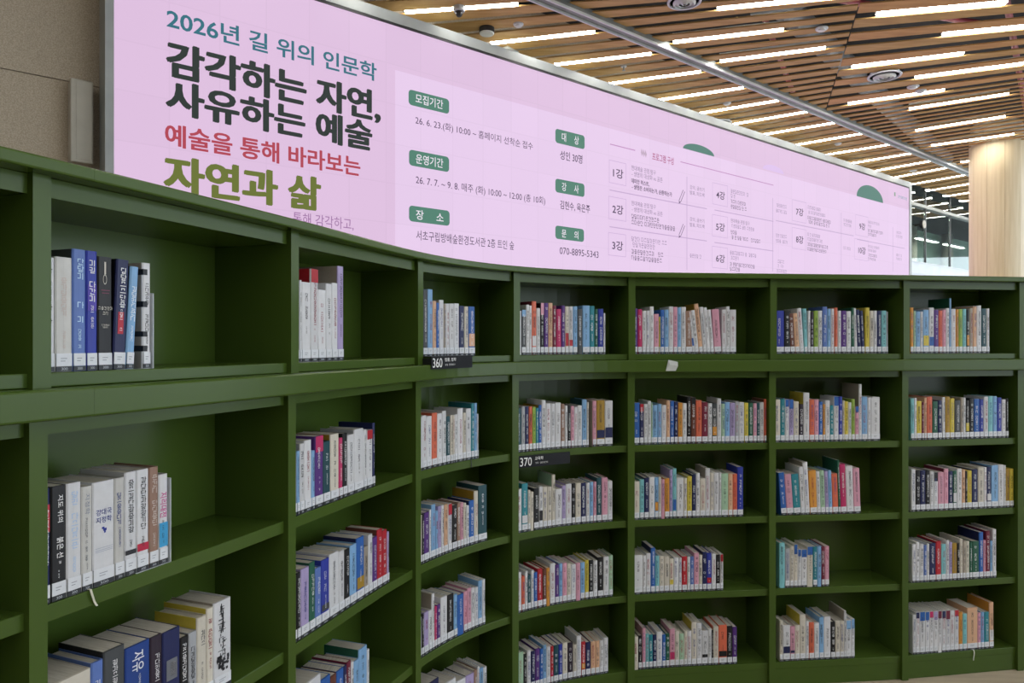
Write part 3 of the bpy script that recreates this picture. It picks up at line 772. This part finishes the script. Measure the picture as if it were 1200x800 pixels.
# (bay, row): origin x, origin y, scale of the measured crop, first spine edge, spines as colour + edge, top
ROWS = {
 (2, 0): (50, 280, 5, 49, 'w75,108 h178,108 S258,62@G B325,72@n k412,106 n487,120~2.5@k s537,160~3.5@G _588 w636,142@z'),
 (2, 1): (50, 530, 4.2125, 20, 'n42,180 k120,165 w194,150 h248,168 w357,142 h407,126 w466,96 w527,84 Z575,72 w621,108'),
 (2, 2): (50, 685, 5.217, 30, 'e300,575 S376,468 G507,388@k H660,362@k K735,312@k n845,275@k k897,318 g947,288 e1007,195@y e1048,142@y w1155,95@z'),
 (3, 0): (345, 305, 6.667, 44, 'w60,155 w130,172@m w189,70^r@r w250,232 w297,185 w342,178 l387,48@z'),
 (3, 1): (345, 485, 6.4, 22, 's45,278 w78,222@g w132,196 s158,275 p219,165^m T273,205 e337,150@Y m366,180 k401,145 w451,155@z w521,112@g w546,118 w589,120^r n607,68'),
 (3, 2): (345, 605, 5, 18, 'k40,330 l90,302 f125,268 S160,300 B207,250/G w263,212 w296,200 k328,192 s367,165 b411,122/Y@n z436,175 w461,105 p488,120 r518,75@N r545,80 l557,90'),
 (3, 3): (345, 740, 12, 45, 'w380,700 b515,640 N600,610 b700,530@n n745,480 d805,415 w842,420 s915,400 s1028,220@f w1062,250'),
 (4, 0): (490, 330, 7.27, 46, 'G86,70 s128,66 q160,165 b184,180 w222,156@z z240,190 w268,188 w308,188 w352,186 n396,206 e432,212 b486,212/q'),
 (4, 1): (490, 460, 8, 42, 'w82,215 w133,222@z c183,190 w228,195 w268,172 T305,222 e328,212 e345,212 w372,205 w424,148 e452,188 w500,150 t530,100 s556,98@T w567,200'),
 (4, 2): (490, 555, 6.667, 34, 'k50,310 p90,300 w105,280 s140,240 s160,290 l185,252 w206,245 q236,240 w268,235^r k308,245 Z333,230 i358,225 e380,230 w402,250 b440,210@n e472,135@Y T540,90'),
 (4, 3): (490, 660, 5.92, 28, 'k44,375 l76,335 w98,325 w118,210@z m134,300 p158,285 w205,230 k250,215 s275,215 b318,215 i343,195 i372,172 w395,170 w420,165 s447,120 w468,112'),
 (4, 4): (490, 760, 13.33, 70, 'n330,530 w600,520 w750,480 l880,400@k Z930,330@e w962,285 s1025,300 w1080,285'),
 (5, 0): (605, 340, 10, 40, 'w65,240 G120,230^s w155,170 w185,180 c240,130/w@d w285,210 k330,150^i p380,150 q430,150 d475,180 m530,220 p575,180 e620,190/r w668,190/r s720,190 G780,220 s865,180 t920,185 f960,220 B1025,220 w1045,270'),
 (5, 1): (605, 460, 8.89, 28, 'T58,160 g97,145 n135,145 c172,145 u208,150 t235,160 b268,130@Y w312,80 w362,112 w405,115 w468,105 Z508,118 w538,135 k572,135 i606,140 w640,150 w688,135 s738,72@T e757,100 _797 i838,85@z Y925,80/n w1008,85/n'),
 (5, 2): (605, 545, 8.89, 32, 'w60,250 t125,190/w e150,260 e185,280 k240,240 w280,225/k e325,225 e372,225 e410,100@v w480,250 l518,215 w580,195@l k620,190 e678,185 n730,185 w768,185 s805,175 i838,175 T892,130 i955,130 w1005,165@v'),
 (5, 3): (605, 630, 7.617, 24, 'w50,310 c80,345 w105,300 T135,345 w160,290 b192,310 r238,275 N272,275 o302,270 w350,230 p385,240 s415,230 i455,225 e490,230 w535,240 i575,225 s615,220 y650,200 k690,200 w728,205 k780,175 w830,170@y v865,160'),
 (5, 4): (605, 720, 10, 32, 'v90,450 k130,460 w175,420 n225,430 p280,400 b318,400 s358,360 w405,380 r440,375/m T500,360 B545,350 e605,330 K668,330 e710,380 w765,250 r815,320/o n875,325 q930,325 q980,325 w1025,320 w1080,275'),
 (6, 0): (740, 345, 9.23, 46, 'p70,150 m120,160 w160,175 w200,175 w245,130 i300,210 y315,240 b358,165 s405,165 w455,130 i500,135 s540,140 w592,135 Z665,178~-1.5 w690,185~-6/b w735,170~-6 q780,100~-6@Y w820,135~-5 w860,140~-5 w900,165~-5 i980,160~-4 w1025,165 w1065,130 w1135,165'),
 (6, 1): (740, 455, 7.06, 38, 'b70,120 n105,130^r w135,130 w165,105 v176,120 s218,140 s250,130 w290,140 q322,100 b355,105 n388,110 o425,120 w460,125 k495,70 N535,75^k c585,100 d635,115 w670,125 G710,125/o w745,85 v775,130 s815,115 l860,120 g890,110 w935,115 y970,120 f1010,120 i1040,125 T1065,120 w1098,115 c1130,90@N'),
 (6, 2): (740, 535, 8.57, 60, 'e85,250 a130,230 n180,215 w235,205 s275,210/o e300,205 i335,230 o385,220 l415,130 a455,120/b w525,215 e560,215 y610,200 n650,180 w690,165 e745,220 w790,120@z e830,165 w880,160 w905,160 v975,170 q1020,170 c1065,175 B1125,105'),
 (6, 3): (740, 625, 9.41, 72, 'w125,240 w162,245 w215,220 b265,160@n a310,250 e362,250 e420,260 e468,280/y w520,265 w558,270 r618,255 w650,255 S692,255 i745,215 e785,240 n832,205 B887,215/r w935,225 k980,235 w1015,230^r'),
 (6, 4): (740, 710, 8.89, 74, 'k115,310 i150,230 a185,290 t225,300 n265,300 w322,270 b360,300 f400,290 i455,240/m e500,260 v550,310 e585,260 w628,260 e680,170@y w735,180 w800,260/k w838,240 k855,250 e910,215@c c998,200/k k1055,210 p1102,220'),
 (7, 0): (905, 350, 8.57, 60, 'B122,120 k185,120 N235,150~-3 q280,145~-4 w325,95~-4 a360,100~-2 w385,120 K420,130 u465,120 w505,120 S555,80 s590,100 w625,100 c660,90 w695,120 p748,120 w795,125 f830,90 w860,95~-2 n900,110~-3 n935,120~-3 y980,90 e1020,120 w1055,120 n1100,120 a1150,120 g1163,130'),
 (7, 1): (905, 440, 8.89, 62, 'e88,250 t135,240 w178,250^b l225,250^b e280,270 K328,300 w390,180@y c442,250 i488,250 b530,275 o555,300 w605,260 t642,310 w695,220^b B735,220 e755,260 y795,270 w828,280 u865,245 i905,320^b w935,90@z s995,220 w1030,230 w1125,225'),
 (7, 2): (905, 530, 9.41, 100, 'b165,225~-4 i240,240~-4 t320,240~-4 w365,160~-3 w420,110~-3@z o500,200~-2 w540,210~-2 v590,200~-2 l630,210~-2 s670,200~-2 c735,235~-2 f760,85~-2 m825,130~-2 w905,150~-2@c i980,175~-2'),
 (7, 3): (905, 620, 10, 85, 'a152,160 g210,230 e255,200 e300,180^b w342,240^b w410,240^b e480,205^b t530,205 s580,200 d620,205 i670,200'),
 (7, 4): (905, 700, 8.89, 80, 'e115,240 w190,290/n i240,300/n e290,290 e350,180@y w385,250 c440,260 w492,265 s540,205 w612,200 k660,255 e710,245 e750,245 w772,140@z w825,240^s w862,225^s'),
 (8, 0): (1060, 340, 10, 70, 'o110,205 v135,240 s190,250 w220,250 s290,230/y w350,205/b p405,230 c450,240 i490,230 w530,210 s550,95@f w605,220 o640,225 u685,220 a730,220 k765,230/o z805,210 q850,190 w905,180 T965,215 w1000,215'),
 (8, 1): (1060, 455, 9.23, 72, 'a110,110 w135,105 y190,140 d215,150 q245,100 c305,90 f365,140 n410,130 w445,95 Y495,90 y545,110 G610,130 z640,100 w665,100 k705,130/y k755,110 b815,115 B860,120 w910,90 a960,85 s1005,85 B1055,100 w1100,120 k1128,110'),
 (8, 2): (1060, 530, 8.57, 70, 'w115,170 k162,180 n215,180 k260,185 w295,190 w340,200^k i400,200 i445,165@d n490,190 f530,185/w w580,165 q615,175 k635,190 y680,185 n740,170 e800,150 w830,150 n875,150/w s945,130 w1000,125 w1020,130 Y1060,165 y1100,165 w1150,190^s k1180,190 N1200,200'),
 (8, 3): (1060, 605, 8.89, 82, 'w120,290 w160,270 w205,290 S235,300 w262,285 n330,280 r385,260 a435,290 w470,250 l500,270 Y550,280 k580,280 e610,235 z640,260 e680,260 f710,270 f780,260 b825,165@n i850,250 d895,150 s920,255 w960,135'),
 (8, 4): (1060, 690, 8.89, 88, 'w120,270 w160,245^n w218,240^b w262,240^b w305,235^m w350,235^l w392,230^d w432,230^n w480,225^d w522,225 w570,220^r o610,240 a655,260 q765,195 i800,250 s835,240 t885,240 q932,140/w@o'),
}
ROWN = ['top shelf', 'second shelf', 'third shelf', 'fourth shelf', 'bottom shelf']
ORD = ['first', 'second', 'third', 'fourth', 'fifth', 'sixth', 'seventh', 'eighth', 'ninth', 'tenth', 'eleventh', 'twelfth', 'thirteenth', 'fourteenth', 'fifteenth', 'sixteenth', 'seventeenth',
       'eighteenth', 'nineteenth', 'twentieth'] + ['twenty-' + x for x in ('first', 'second', 'third', 'fourth', 'fifth', 'sixth', 'seventh', 'eighth', 'ninth')] + ['thirtieth'] + ['thirty-' + x for x in ('first', 'second', 'third', 'fourth', 'fifth')]
WHITE = lin('#e0e2e6'); INKD = lin('#23252c'); DSTRIP = lin('#2c3036'); STICK = lin('#d9dde4'); STXT = lin('#9aa0aa')
# words that can be read: (bay,row,index): list of (text, top, bottom, left, right as fractions of the spine, colour, way)
TITLES = {
 (2, 1, 1): [('지도 위의', 0.92, 0.68, 0.42, 0.78, '#e8e8ea', 'r'), ('붉은 선', 0.55, 0.37, 0.36, 0.80, '#e8e8ea', 'r')],
 (2, 1, 3): [('지정학', 0.93, 0.73, 0.30, 0.74, '#8c94a2', 'r')],
 (2, 1, 4): [('강대국', 0.735, 0.675, 0.14, 0.86, '#3a4a8e', 'h'), ('지정학', 0.66, 0.60, 0.14, 0.86, '#3a4a8e', 'h')],
 (2, 1, 9): [('지리대전', 0.80, 0.52, 0.10, 0.84, '#c22a88', 'r')],
 (2, 2, 3): [('자유', 0.93, 0.72, 0.26, 0.74, '#e4e8f0', 'r')],
}
MARKC = {(2, 0, 1): '#c3b6b0', (2, 0, 2): '#b9d8f0', (2, 1, 2): '#a9c4e4', (2, 1, 8): '#c9bcb4', (2, 0, 0): '#1c1d20', (2, 0, 6): '#e4ecf4', (2, 1, 6): '#33363c', (2, 1, 7): '#33363c'}
def find_u(px, bay, D):
    lo, hi = bay - 0.3, bay + 1.3
    for _ in range(40):
        m = (lo + hi) / 2
        if proj_x(at(m, D)) < px: lo = m
        else: hi = m
    return (lo + hi) / 2
SPD = 0.066
def quad_xz(mb, x0, x1, z0, z1, y, col):
    mb.add([(x0, y, z0), (x1, y, z0), (x1, y, z1), (x0, y, z1)], [(0, 1, 2, 3)], col)
def put_text(mb, s, w, zt, zb, x0, x1, y, col, way, bold=0.01):
    vs, fs, asp = text_geo(s, bold)
    if way == 'r':
        mb.add([(w * (x0 + v[1] * (x1 - x0)), y, zt + (zb - zt) * v[0]) for v in vs], [tuple(f) for f in fs], col)
    else:
        mb.add([(w * (x0 + v[0] * (x1 - x0)), y, zb + (zt - zb) * v[1]) for v in vs], fs, col)

books = []
for (bay, row), (ox, oy, sc, st, txt) in ROWS.items():
    rng = random.Random(bay * 31 + row * 7)
    pu = find_u(ox + st / sc, bay, SPD)
    inner = UP[bay] + UT / seglen(bay) + 0.002
    hid = []                                   # books standing behind the upright's edge
    if pu > inner:
        gap = (pu - inner) * seglen(bay)
        if gap <= 0.024: pu = inner
        elif bay < 7:
            nf = max(1, round(gap / 0.028)); hid = [inner + (pu - inner) * k / nf for k in range(nf + 1)]
    pu = max(pu, inner)
    idx = 0
    for tok in txt.split():
        mt = re.match(r'([a-zA-Z_])(\d+)(?:,(\d+))?(?:~(-?[\d.]+))?(.*)$', tok)
        c, xr, yt, lean, rest = mt.group(1), float(mt.group(2)), mt.group(3), float(mt.group(4) or 0), mt.group(5)
        nu = min(find_u(ox + xr / sc, bay, SPD), UP[bay + 1] - 0.004)
        if c == '_': pu = nu; continue
        A, B = at(pu, SPD), at(nu, SPD)
        wv = B - A; w = wv.length
        if w < 0.004: pu = nu; continue
        lo = re.search(r'/([a-zA-Z])', rest); up = re.search(r'\^([a-zA-Z])', rest); sd = re.search(r'@([a-zA-Z])', rest)
        zt = (HZ - (oy + float(yt) / sc)) / F * ((A + B) / 2).y
        h = max(0.16, min(zt - SHELF[row], CEILS[row] - SHELF[row] - 0.012))
        w -= min(0.0012, w * 0.06)
        area = (proj_x(B) - proj_x(A)) * h * F / A.y
        yb = HZ - (SHELF[row]) * F / A.y
        books.append(dict(bay=bay, row=row, idx=idx, c=c, lo=lo and lo.group(1), up=up and up.group(1), sd=sd and sd.group(1), A=A, th=math.atan2(wv.y, wv.x), w=w, h=h, lean=lean,
                          depth=min(0.20, 0.125 + 0.15 * (h - 0.18) + rng.uniform(0, 0.012)), area=area * (0.4 if yb > 820 else 1), seed=rng.random()))
        if idx == 0:
            for ha, hb in zip(hid[:-1], hid[1:]):
                A, B = at(ha, SPD), at(hb, SPD); wv = B - A
                books.append(dict(bay=bay, row=row, idx=34, c=rng.choice('wgek'), lo=None, up=None, sd=None, A=A, th=math.atan2(wv.y, wv.x), w=wv.length - 0.0012, h=h - 0.004, lean=0, depth=0.14, area=0, seed=rng.random()))
        pu = nu; idx += 1

def book_parts(b):
    w, h, dp = b['w'], b['h'], b['depth']; rng = random.Random(int(b['seed'] * 1e9))
    key = (b['bay'], b['row'], b['idx'])
    cs = lin(PAL[b['c']][0]); j = 0.92 + 0.14 * rng.random(); cs = (cs[0] * j, cs[1] * j, cs[2] * j, 1)
    side = lin(PAL[b['sd']][0]) if b['sd'] else cs
    tb = 0.0018 if w > 0.012 else 0.0009
    cov = MB()
    r = min(0.003, w * 0.18)
    # spine, slightly rounded, with the two boards
    sp_ = [(0, r), (r, r * 0.25), (w * 0.5, 0), (w - r, r * 0.25), (w, r), (w, r + 0.003), (0, r + 0.003)]
    cov.prism(sp_, 0, h, cs)
    cov.prism([(0, r + 0.003), (tb, r + 0.003), (tb, dp), (0, dp)], 0, h, side)
    cov.prism([(w - tb, r + 0.003), (w, r + 0.003), (w, dp), (w - tb, dp)], 0, h, cs)
    hard = rng.random() < 0.35
    pg = MB().box(tb + 0.0002, w - tb - 0.0002, r + 0.0032, dp - 0.003, 0.003, h - (0.004 if hard else 0.0008))
    out = [('cover', cov, 'print'), ('page_block', pg, 'pages')]
    # printed bands
    bm = MB(); y = -0.0003
    if b['lo']: quad_xz(bm, r * 0.6, w - r * 0.6, 0.04, h * (0.30 + 0.15 * rng.random()), y, lin(PAL[b['lo']][0]))
    if b['up']: quad_xz(bm, r * 0.6, w - r * 0.6, h * (0.86 - 0.1 * rng.random()), h, y, lin(PAL[b['up']][0]))
    if key == (2, 0, 7):
        for z0, z1 in ((0.885, 0.94), (0.58, 0.635), (0.30, 0.35), (0.16, 0.215)):
            km = MB(); quad_xz(km, 0.0, w * 0.55, h * z0, h * z1, y, INKD)
            km.add([(0.0, y, h * z0), (0.0, y, h * z1), (-0.0003, dp * 0.6, h * z1), (-0.0003, dp * 0.6, h * z0)], [(0, 1, 2, 3)], INKD)
            out.append(('printed_band', km, 'print'))
    if key == (2, 1, 0): quad_xz(bm, w * 0.1, w * 0.9, h * 0.62, h * 0.86, y, lin('#c83a4a'))
    if key == (2, 1, 6): quad_xz(bm, w * 0.03, w * 0.97, h * 0.20, h * 0.245, y, lin('#2a2a30'))
    if key == (2, 1, 7): quad_xz(bm, w * 0.03, w * 0.97, h * 0.20, h * 0.275, y, lin('#b82444'))
    if key == (2, 1, 9): quad_xz(bm, w * 0.03, w * 0.97, h * 0.19, h * 0.46, y, lin('#3c9cd0'))
    if key == (2, 0, 5): quad_xz(bm, w * 0.25, w * 0.7, h * 0.32, h * 0.52, y, lin('#b02338'))
    if key == (2, 0, 3): quad_xz(bm, w * 0.1, w * 0.9, h * 0.5, h * 0.72, y, lin('#4a3aa8'))
    if bm.f: out.append(('printed_band', bm, 'print'))
    # title
    lum = 0.3 * cs[0] + 0.59 * cs[1] + 0.11 * cs[2]
    tcol = lin(MARKC[key]) if key in MARKC else ((WHITE if lum < 0.22 else rng.choice((INKD, INKD, INKD, lin('#2c3f80'), lin('#8c2a3c'), lin('#4a5058')))))
    tm = MB(); y = -0.0006
    done = TITLES.get(key, [])
    for s, zt, zb, x0, x1, col, way in done:
        wm = MB(); put_text(wm, s, w, h * zt, h * zb, x0, x1, y, lin(col), way); out.append(('title_word', wm, 'print'))
    if key == (2, 0, 4):       # rope drawn on the black spine
        n = 20
        for k in range(n):
            a0, a1 = 2 * math.pi * k / n, 2 * math.pi * (k + 1) / n
            f_ = lambda a, q: (w * 0.46 + q * w * 0.13 * math.sin(a), y, h * 0.80 + q * h * 0.045 * math.cos(a))
            tm.add([f_(a0, 0.8), f_(a1, 0.8), f_(a1, 1.0), f_(a0, 1.0)], [(0, 1, 2, 3)], lin('#b9b4aa'))
        quad_xz(tm, w * 0.42, w * 0.53, h * 0.845, h * 0.955, y, lin('#c9c4ba'))
        for z, x0, x1, col in ((0.70, 0.2, 0.8, '#6a2a44'), (0.675, 0.25, 0.75, '#6a2a44')): quad_xz(tm, w * x0, w * x1, h * z, h * (z + 0.008), y, lin(col))
        for z, g, n in ((0.53, 0.03, 5), (0.485, 0.03, 2), (0.39, 0.014, 6), (0.37, 0.014, 4)):
            for k in range(n):
                x = w * 0.5 + (k - n / 2) * g * h * 0.95
                for a, b_, c_, d_ in pseudo(g * h * 0.85, g * h, rng): quad_xz(tm, x + a, x + b_, h * z + c_, h * z + d_, y, lin('#c6c2b8'))
    elif key == (2, 1, 4):
        for x0, x1, z0, z1 in ((0.40, 0.52, 0.54, 0.56), (0.46, 0.62, 0.52, 0.545), (0.5, 0.58, 0.50, 0.525)): quad_xz(tm, w * x0, w * x1, h * z0, h * z1, y, lin('#2c3c98'))
        for z in (0.36, 0.34, 0.325): quad_xz(tm, w * 0.1, w * 0.9, h * z, h * (z + 0.004), y, lin('#9aa4b8'))
    elif key == (2, 2, 5):
        quad_xz(tm, w * 0.2, w * 0.8, h * 0.45, h * 0.68, y, lin('#6c7078')); quad_xz(tm, w * 0.42, w * 0.7, h * 0.5, h * 0.64, y, lin('#a8a8ac'))
    elif key == (2, 2, 10):     # engraved tower on the white spine
        rg = random.Random(5)
        for k in range(70):
            z = rg.uniform(0.30, 0.93); ww = 0.05 + 0.42 * (0.93 - z); x = 0.42 + rg.uniform(-ww, ww) * 0.9
            if rg.random() < 0.6: quad_xz(tm, w * max(0.02, x), w * min(0.98, x + 0.05), h * z, h * min(0.97, z + rg.uniform(0.02, 0.08)), y, lin('#3a3c42'))
            else: quad_xz(tm, w * max(0.02, x - 0.1), w * min(0.98, x + 0.12), h * z, h * (z + 0.008), y, lin('#4a4c52'))
        for k in range(30):
            x = rg.uniform(0.05, 0.8); z = rg.uniform(0.2, 0.36); quad_xz(tm, w * x, w * (x + 0.12), h * z, h * (z + 0.03), y, lin('#2c2e34'))
    else:
        # printed title too small to be read: glyph-sized strokes
        zt0 = h * (0.93 - 0.12 * rng.random()) if not done else h * min(t[2] for t in done) - 0.006
        zend = h * (0.55 - 0.25 * rng.random()) if not done else h * 0.28
        gs = min(w * rng.uniform(0.44, 0.68), 0.0125)
        if key in ((2, 0, 2), (2, 0, 0), (2, 1, 2), (2, 1, 6), (2, 1, 7), (2, 1, 8), (2, 0, 5), (2, 0, 3)): gs = min(w * 0.62, 0.014); zt0 = h * 0.93; zend = h * (0.56 if key in ((2, 0, 5), (2, 0, 3)) else 0.36)
        if done: gs *= 0.45
        xo = (w - gs) / 2 + rng.uniform(-0.08, 0.08) * w
        z = zt0
        while z - gs > zend and gs > 0.0022:
            if rng.random() > 0.14:
                for a, b_, c_, d_ in pseudo(gs, gs * 0.9, rng): quad_xz(tm, xo + a, xo + b_, z - gs + c_, z - gs + d_, y, tcol)
            z -= gs * 1.02
        gs *= 0.5; z = zend - 0.004
        while z - gs > max(0.042, zend - 0.05) and gs > 0.002:
            if rng.random() > 0.2:
                for a, b_, c_, d_ in pseudo(gs, gs, rng): quad_xz(tm, w / 2 - gs / 2 + a, w / 2 - gs / 2 + b_, z - gs + c_, z - gs + d_, y, tcol)
            z -= gs * 1.1
    if tm.f: out.append(('title', tm, 'print'))
    # library label and black base strip with its light class number
    if rng.random() > 0.03 or b['bay'] < 4:
        lm = MB().box(r * 0.5, w - r * 0.5, -0.0009, 0.0012, 0.0105, 0.035, STICK)
        for k in range(2): quad_xz(lm, w * 0.28, w * (0.66 - 0.1 * k), 0.0245 - 0.005 * k, 0.0262 - 0.005 * k, -0.0011, STXT)
        out.append(('call_label', lm, 'print'))
        sm = MB().box(r * 0.3, w - r * 0.3, -0.0009, 0.0012, 0.0006, 0.0098, DSTRIP)
        if b['bay'] == 2 and w > 0.012 and b['row'] < 2: put_text(sm, '300', w, 0.0078, 0.0028, 0.32, 0.70, -0.0011, lin('#b9bfc6'), 'h', 0.0)
        else: quad_xz(sm, w * 0.30, w * 0.72, 0.0030, 0.0074, -0.0011, lin('#8d939a'))
        out.append(('class_strip', sm, 'print'))
    return out

def book_matrix(b):
    z0 = EYE + SHELF[b['row']] + 0.0004
    m = Matrix.Translation((b['A'].x, b['A'].y, z0)) @ Matrix.Rotation(b['th'], 4, 'Z')
    if b['lean']:
        px = b['w'] if b['lean'] > 0 else 0
        m = m @ Matrix.Translation((px, 0, 0)) @ Matrix.Rotation(math.radians(b['lean']), 4, 'Y') @ Matrix.Translation((-px, 0, 0))
    return m

books.sort(key=lambda b: -b['area'])
WORD = re.compile(r"[A-Za-z]+")
def book_label(b):
    col = PAL[b['c']][1]
    extra = ''
    if b['lo'] and b['lo'] != b['c']: extra = f" with {PAL[b['lo']][1]} foot"
    elif b['up'] and b['up'] != b['c']: extra = f" with {PAL[b['up']][1]} head"
    elif b['w'] > 0.032: extra = ' with thick spine'
    base = f"{ORD[b['idx']]} from the stone-wall end, {ROWN[b['row']]}, {BAYNAME[b['bay']]}"
    for s in (f"{col} book{extra}, {base}", f"{col} book, {base}", f"{col} book, {base.replace('stone-wall', 'wall').replace('the ', '')}"):
        if len(WORD.findall(s)) <= 16: return s
    return s
stuff = MB()
for n, b in enumerate(books):
    parts = book_parts(b); m = book_matrix(b)
    if n < 300:
        root = parts[0][1].build('book', M['print']); root.matrix_world = m
        tag(root, book_label(b), 'book', f"books on the {ROWN[b['row']]} of the {BAYNAME[b['bay']]}")
        for nm, mb, mt in parts[1:]:
            ob = mb.build(nm, M[mt], root)
            if nm == 'title': ob['kind'] = 'stuff'
    else:
        for nm, mb, mt in parts:
            stuff.add([m @ Vector(v) for v in mb.v], [], None)
            base = len(stuff.v) - len(mb.v)
            for f_, c_ in zip(mb.f, mb.c):
                stuff.f.append(tuple(base + i for i in f_)); stuff.c.append(c_); stuff.m.append(1 if mt == 'pages' else 0)
o = stuff.build('book_rows', [M['print'], M['pages']]); tag(o, 'many thin library books of all colours lined up on the farther shelves', 'books', kind='stuff')

# ------------------------------------------------------------------ small things on the shelves
def on_front(u, D):
    p, d = plan(u); q = at(u, D); return q, math.atan2(d.y, d.x)
def sign(bay, row, xl, xr, yt, yb, num, kor, label, D):
    ua, ub = find_u(xl, bay, D), find_u(xr, bay, D); um = (ua + ub) / 2
    q, th = on_front(um, D); Zm = q.y
    z1 = (HZ - yt) / F * at(ua, D).y; z0 = (HZ - yb) / F * at(ua, D).y
    A, B = at(ua, D), at(ub, D); W = (B - A).length; th = math.atan2((B - A).y, (B - A).x)
    t = empty('shelf_sign', (A.x, A.y, EYE + z0), th); tag(t, label, 'sign', 'black class signs clipped to the shelves')
    H = z1 - z0
    MB().box(0, W, 0, 0.004, 0, H).build('plate', M['sign'], t)
    MB().box(0.0, W, 0.004, 0.06 if row else 0.05, H - 0.004, H).build('clip', M['dark'], t)
    mb = MB(); put_text(mb, num, W, H * 0.86, H * 0.12, 0.03, 0.25, -0.0006, WHITE, 'h', 0.005); mb.build('number', M['textwhite'], t)
    mb = MB(); put_text(mb, kor, W, H * 0.86, H * 0.56, 0.31, 0.31 + (0.27 if len(kor) > 4 else 0.16), -0.0006, WHITE, 'h', 0.01); mb.build('subject_name', M['textwhite'], t)
    mb = MB(); rng = random.Random(bay); x = W * 0.32; gs = H * 0.14
    for k in range(11):
        if k != 3:
            for a, b_, c_, d_ in pseudo(gs * 0.7, gs, rng): quad_xz(mb, x + a, x + b_, H * 0.24 + c_, H * 0.24 + d_, -0.0006, lin('#aab0b6'))
        x += gs * 0.85
    tag(mb.build('small_print', M['textwhite'], t), kind='stuff')
sign(4, 0, 505.5, 553.5, 417.5, 432.8, '360', '법률, 법학', 'black shelf sign with white number three-sixty on the ledge', -0.004)
sign(5, 1, 607.5, 668, 534.8, 548.5, '370', '교육학', 'black shelf sign with white number three-seventy under the second shelf books', 0.054)
# block behind the first sign
ua, ub = find_u(496.5, 4, 0.03), find_u(505, 4, 0.03)
o = fix_normals(sweep(ua, ub, 1, rect(0.0, 0.048, -0.0848, -0.062)).build('sign_foot', M['dark'])); tag(o, 'small black block on the ledge at the end of the three-sixty sign', 'block')

# crumpled paper tag taped on the ledge
u = find_u(787, 6, 0.0); q, th = on_front(u, -0.002)
mb = MB().add([(-0.026, 0, -0.030), (0.022, -0.002, -0.024), (0.028, 0, 0.020), (-0.02, -0.001, 0.024), (-0.012, -0.006, 0.002), (0.030, -0.004, 0.0)], [(0, 1, 5, 4), (4, 5, 2, 3), (0, 4, 3)])
o = mb.build('paper_tag', M['paper']); o.location = (q.x, q.y, EYE - 0.110); o.rotation_euler = (0, 0.12, th); tag(o, 'creased grey paper tag taped to the front of the green ledge', 'tag')
sm_ = o.modifiers.new('solid', 'SOLIDIFY'); sm_.thickness = 0.0008

# ribbon bookmarks hanging over the shelf edges
def ribbon(px, bay, row, length, mat, label, drift=0.012):
    u = find_u(px, bay, 0.058); q, th = on_front(u, 0.0585); d = Vector((math.cos(th), math.sin(th))); n_ = Vector((d.y, -d.x))
    z = EYE + SHELF[row]
    pts = [(q - n_ * 0.006, z + 0.002), (q + n_ * 0.001, z + 0.002), (q + n_ * 0.0035, z - 0.004)]
    for k in range(1, 7):
        pts.append((q + n_ * (0.0035 + 0.001 * math.sin(k)) + d * drift * (k / 6) ** 1.4, z - 0.004 - length * k / 6))
    mb = MB(); vs = []
    for p_, zz in pts:
        a = p_ - d * 0.0022; c_ = p_ + d * 0.0022
        vs += [(a.x, a.y, zz), (c_.x, c_.y, zz)]
    mb.add(vs, [(2 * i, 2 * i + 1, 2 * i + 3, 2 * i + 2) for i in range(len(pts) - 1)])
    o = mb.build('bookmark_ribbon', mat); s_ = o.modifiers.new('solid', 'SOLIDIFY'); s_.thickness = 0.0008
    tag(o, label, 'bookmark')
ribbon(106, 2, 1, 0.030, M['ribbon'], 'white bookmark ribbon hanging over the shelf edge in the loudspeaker bay', 0.012)
ribbon(1141, 8, 4, 0.045, M['ribbon'], 'pale bookmark ribbon hanging below the thick peach book', -0.004)
ribbon(551.5, 4, 1, 0.030, M['cord'], 'dark bookmark ribbon hanging in the three-sixty sign bay', 0.004)

# white bookends at the ends of the first rows
def bookend(px, bay, row, hgt, label):
    u = find_u(px, bay, SPD) + 0.001; q, th = on_front(u, SPD - 0.004)
    t = empty('bookend', (q.x, q.y, EYE + SHELF[row]), th); tag(t, label, 'bookend', 'white bookends')
    MB().box(0, 0.0015, 0, 0.12, 0, hgt).build('upright_plate', M['white'], t)
    MB().box(-0.09, 0.0, 0.0, 0.004, -0.0002, 0.0003).build('foot_plate', M['white'], t)
bookend(177.6, 2, 0, 0.165, 'thin white metal bookend on the top shelf of the loudspeaker bay')
bookend(198.0, 2, 1, 0.19, 'thin white metal bookend on the second shelf of the loudspeaker bay')
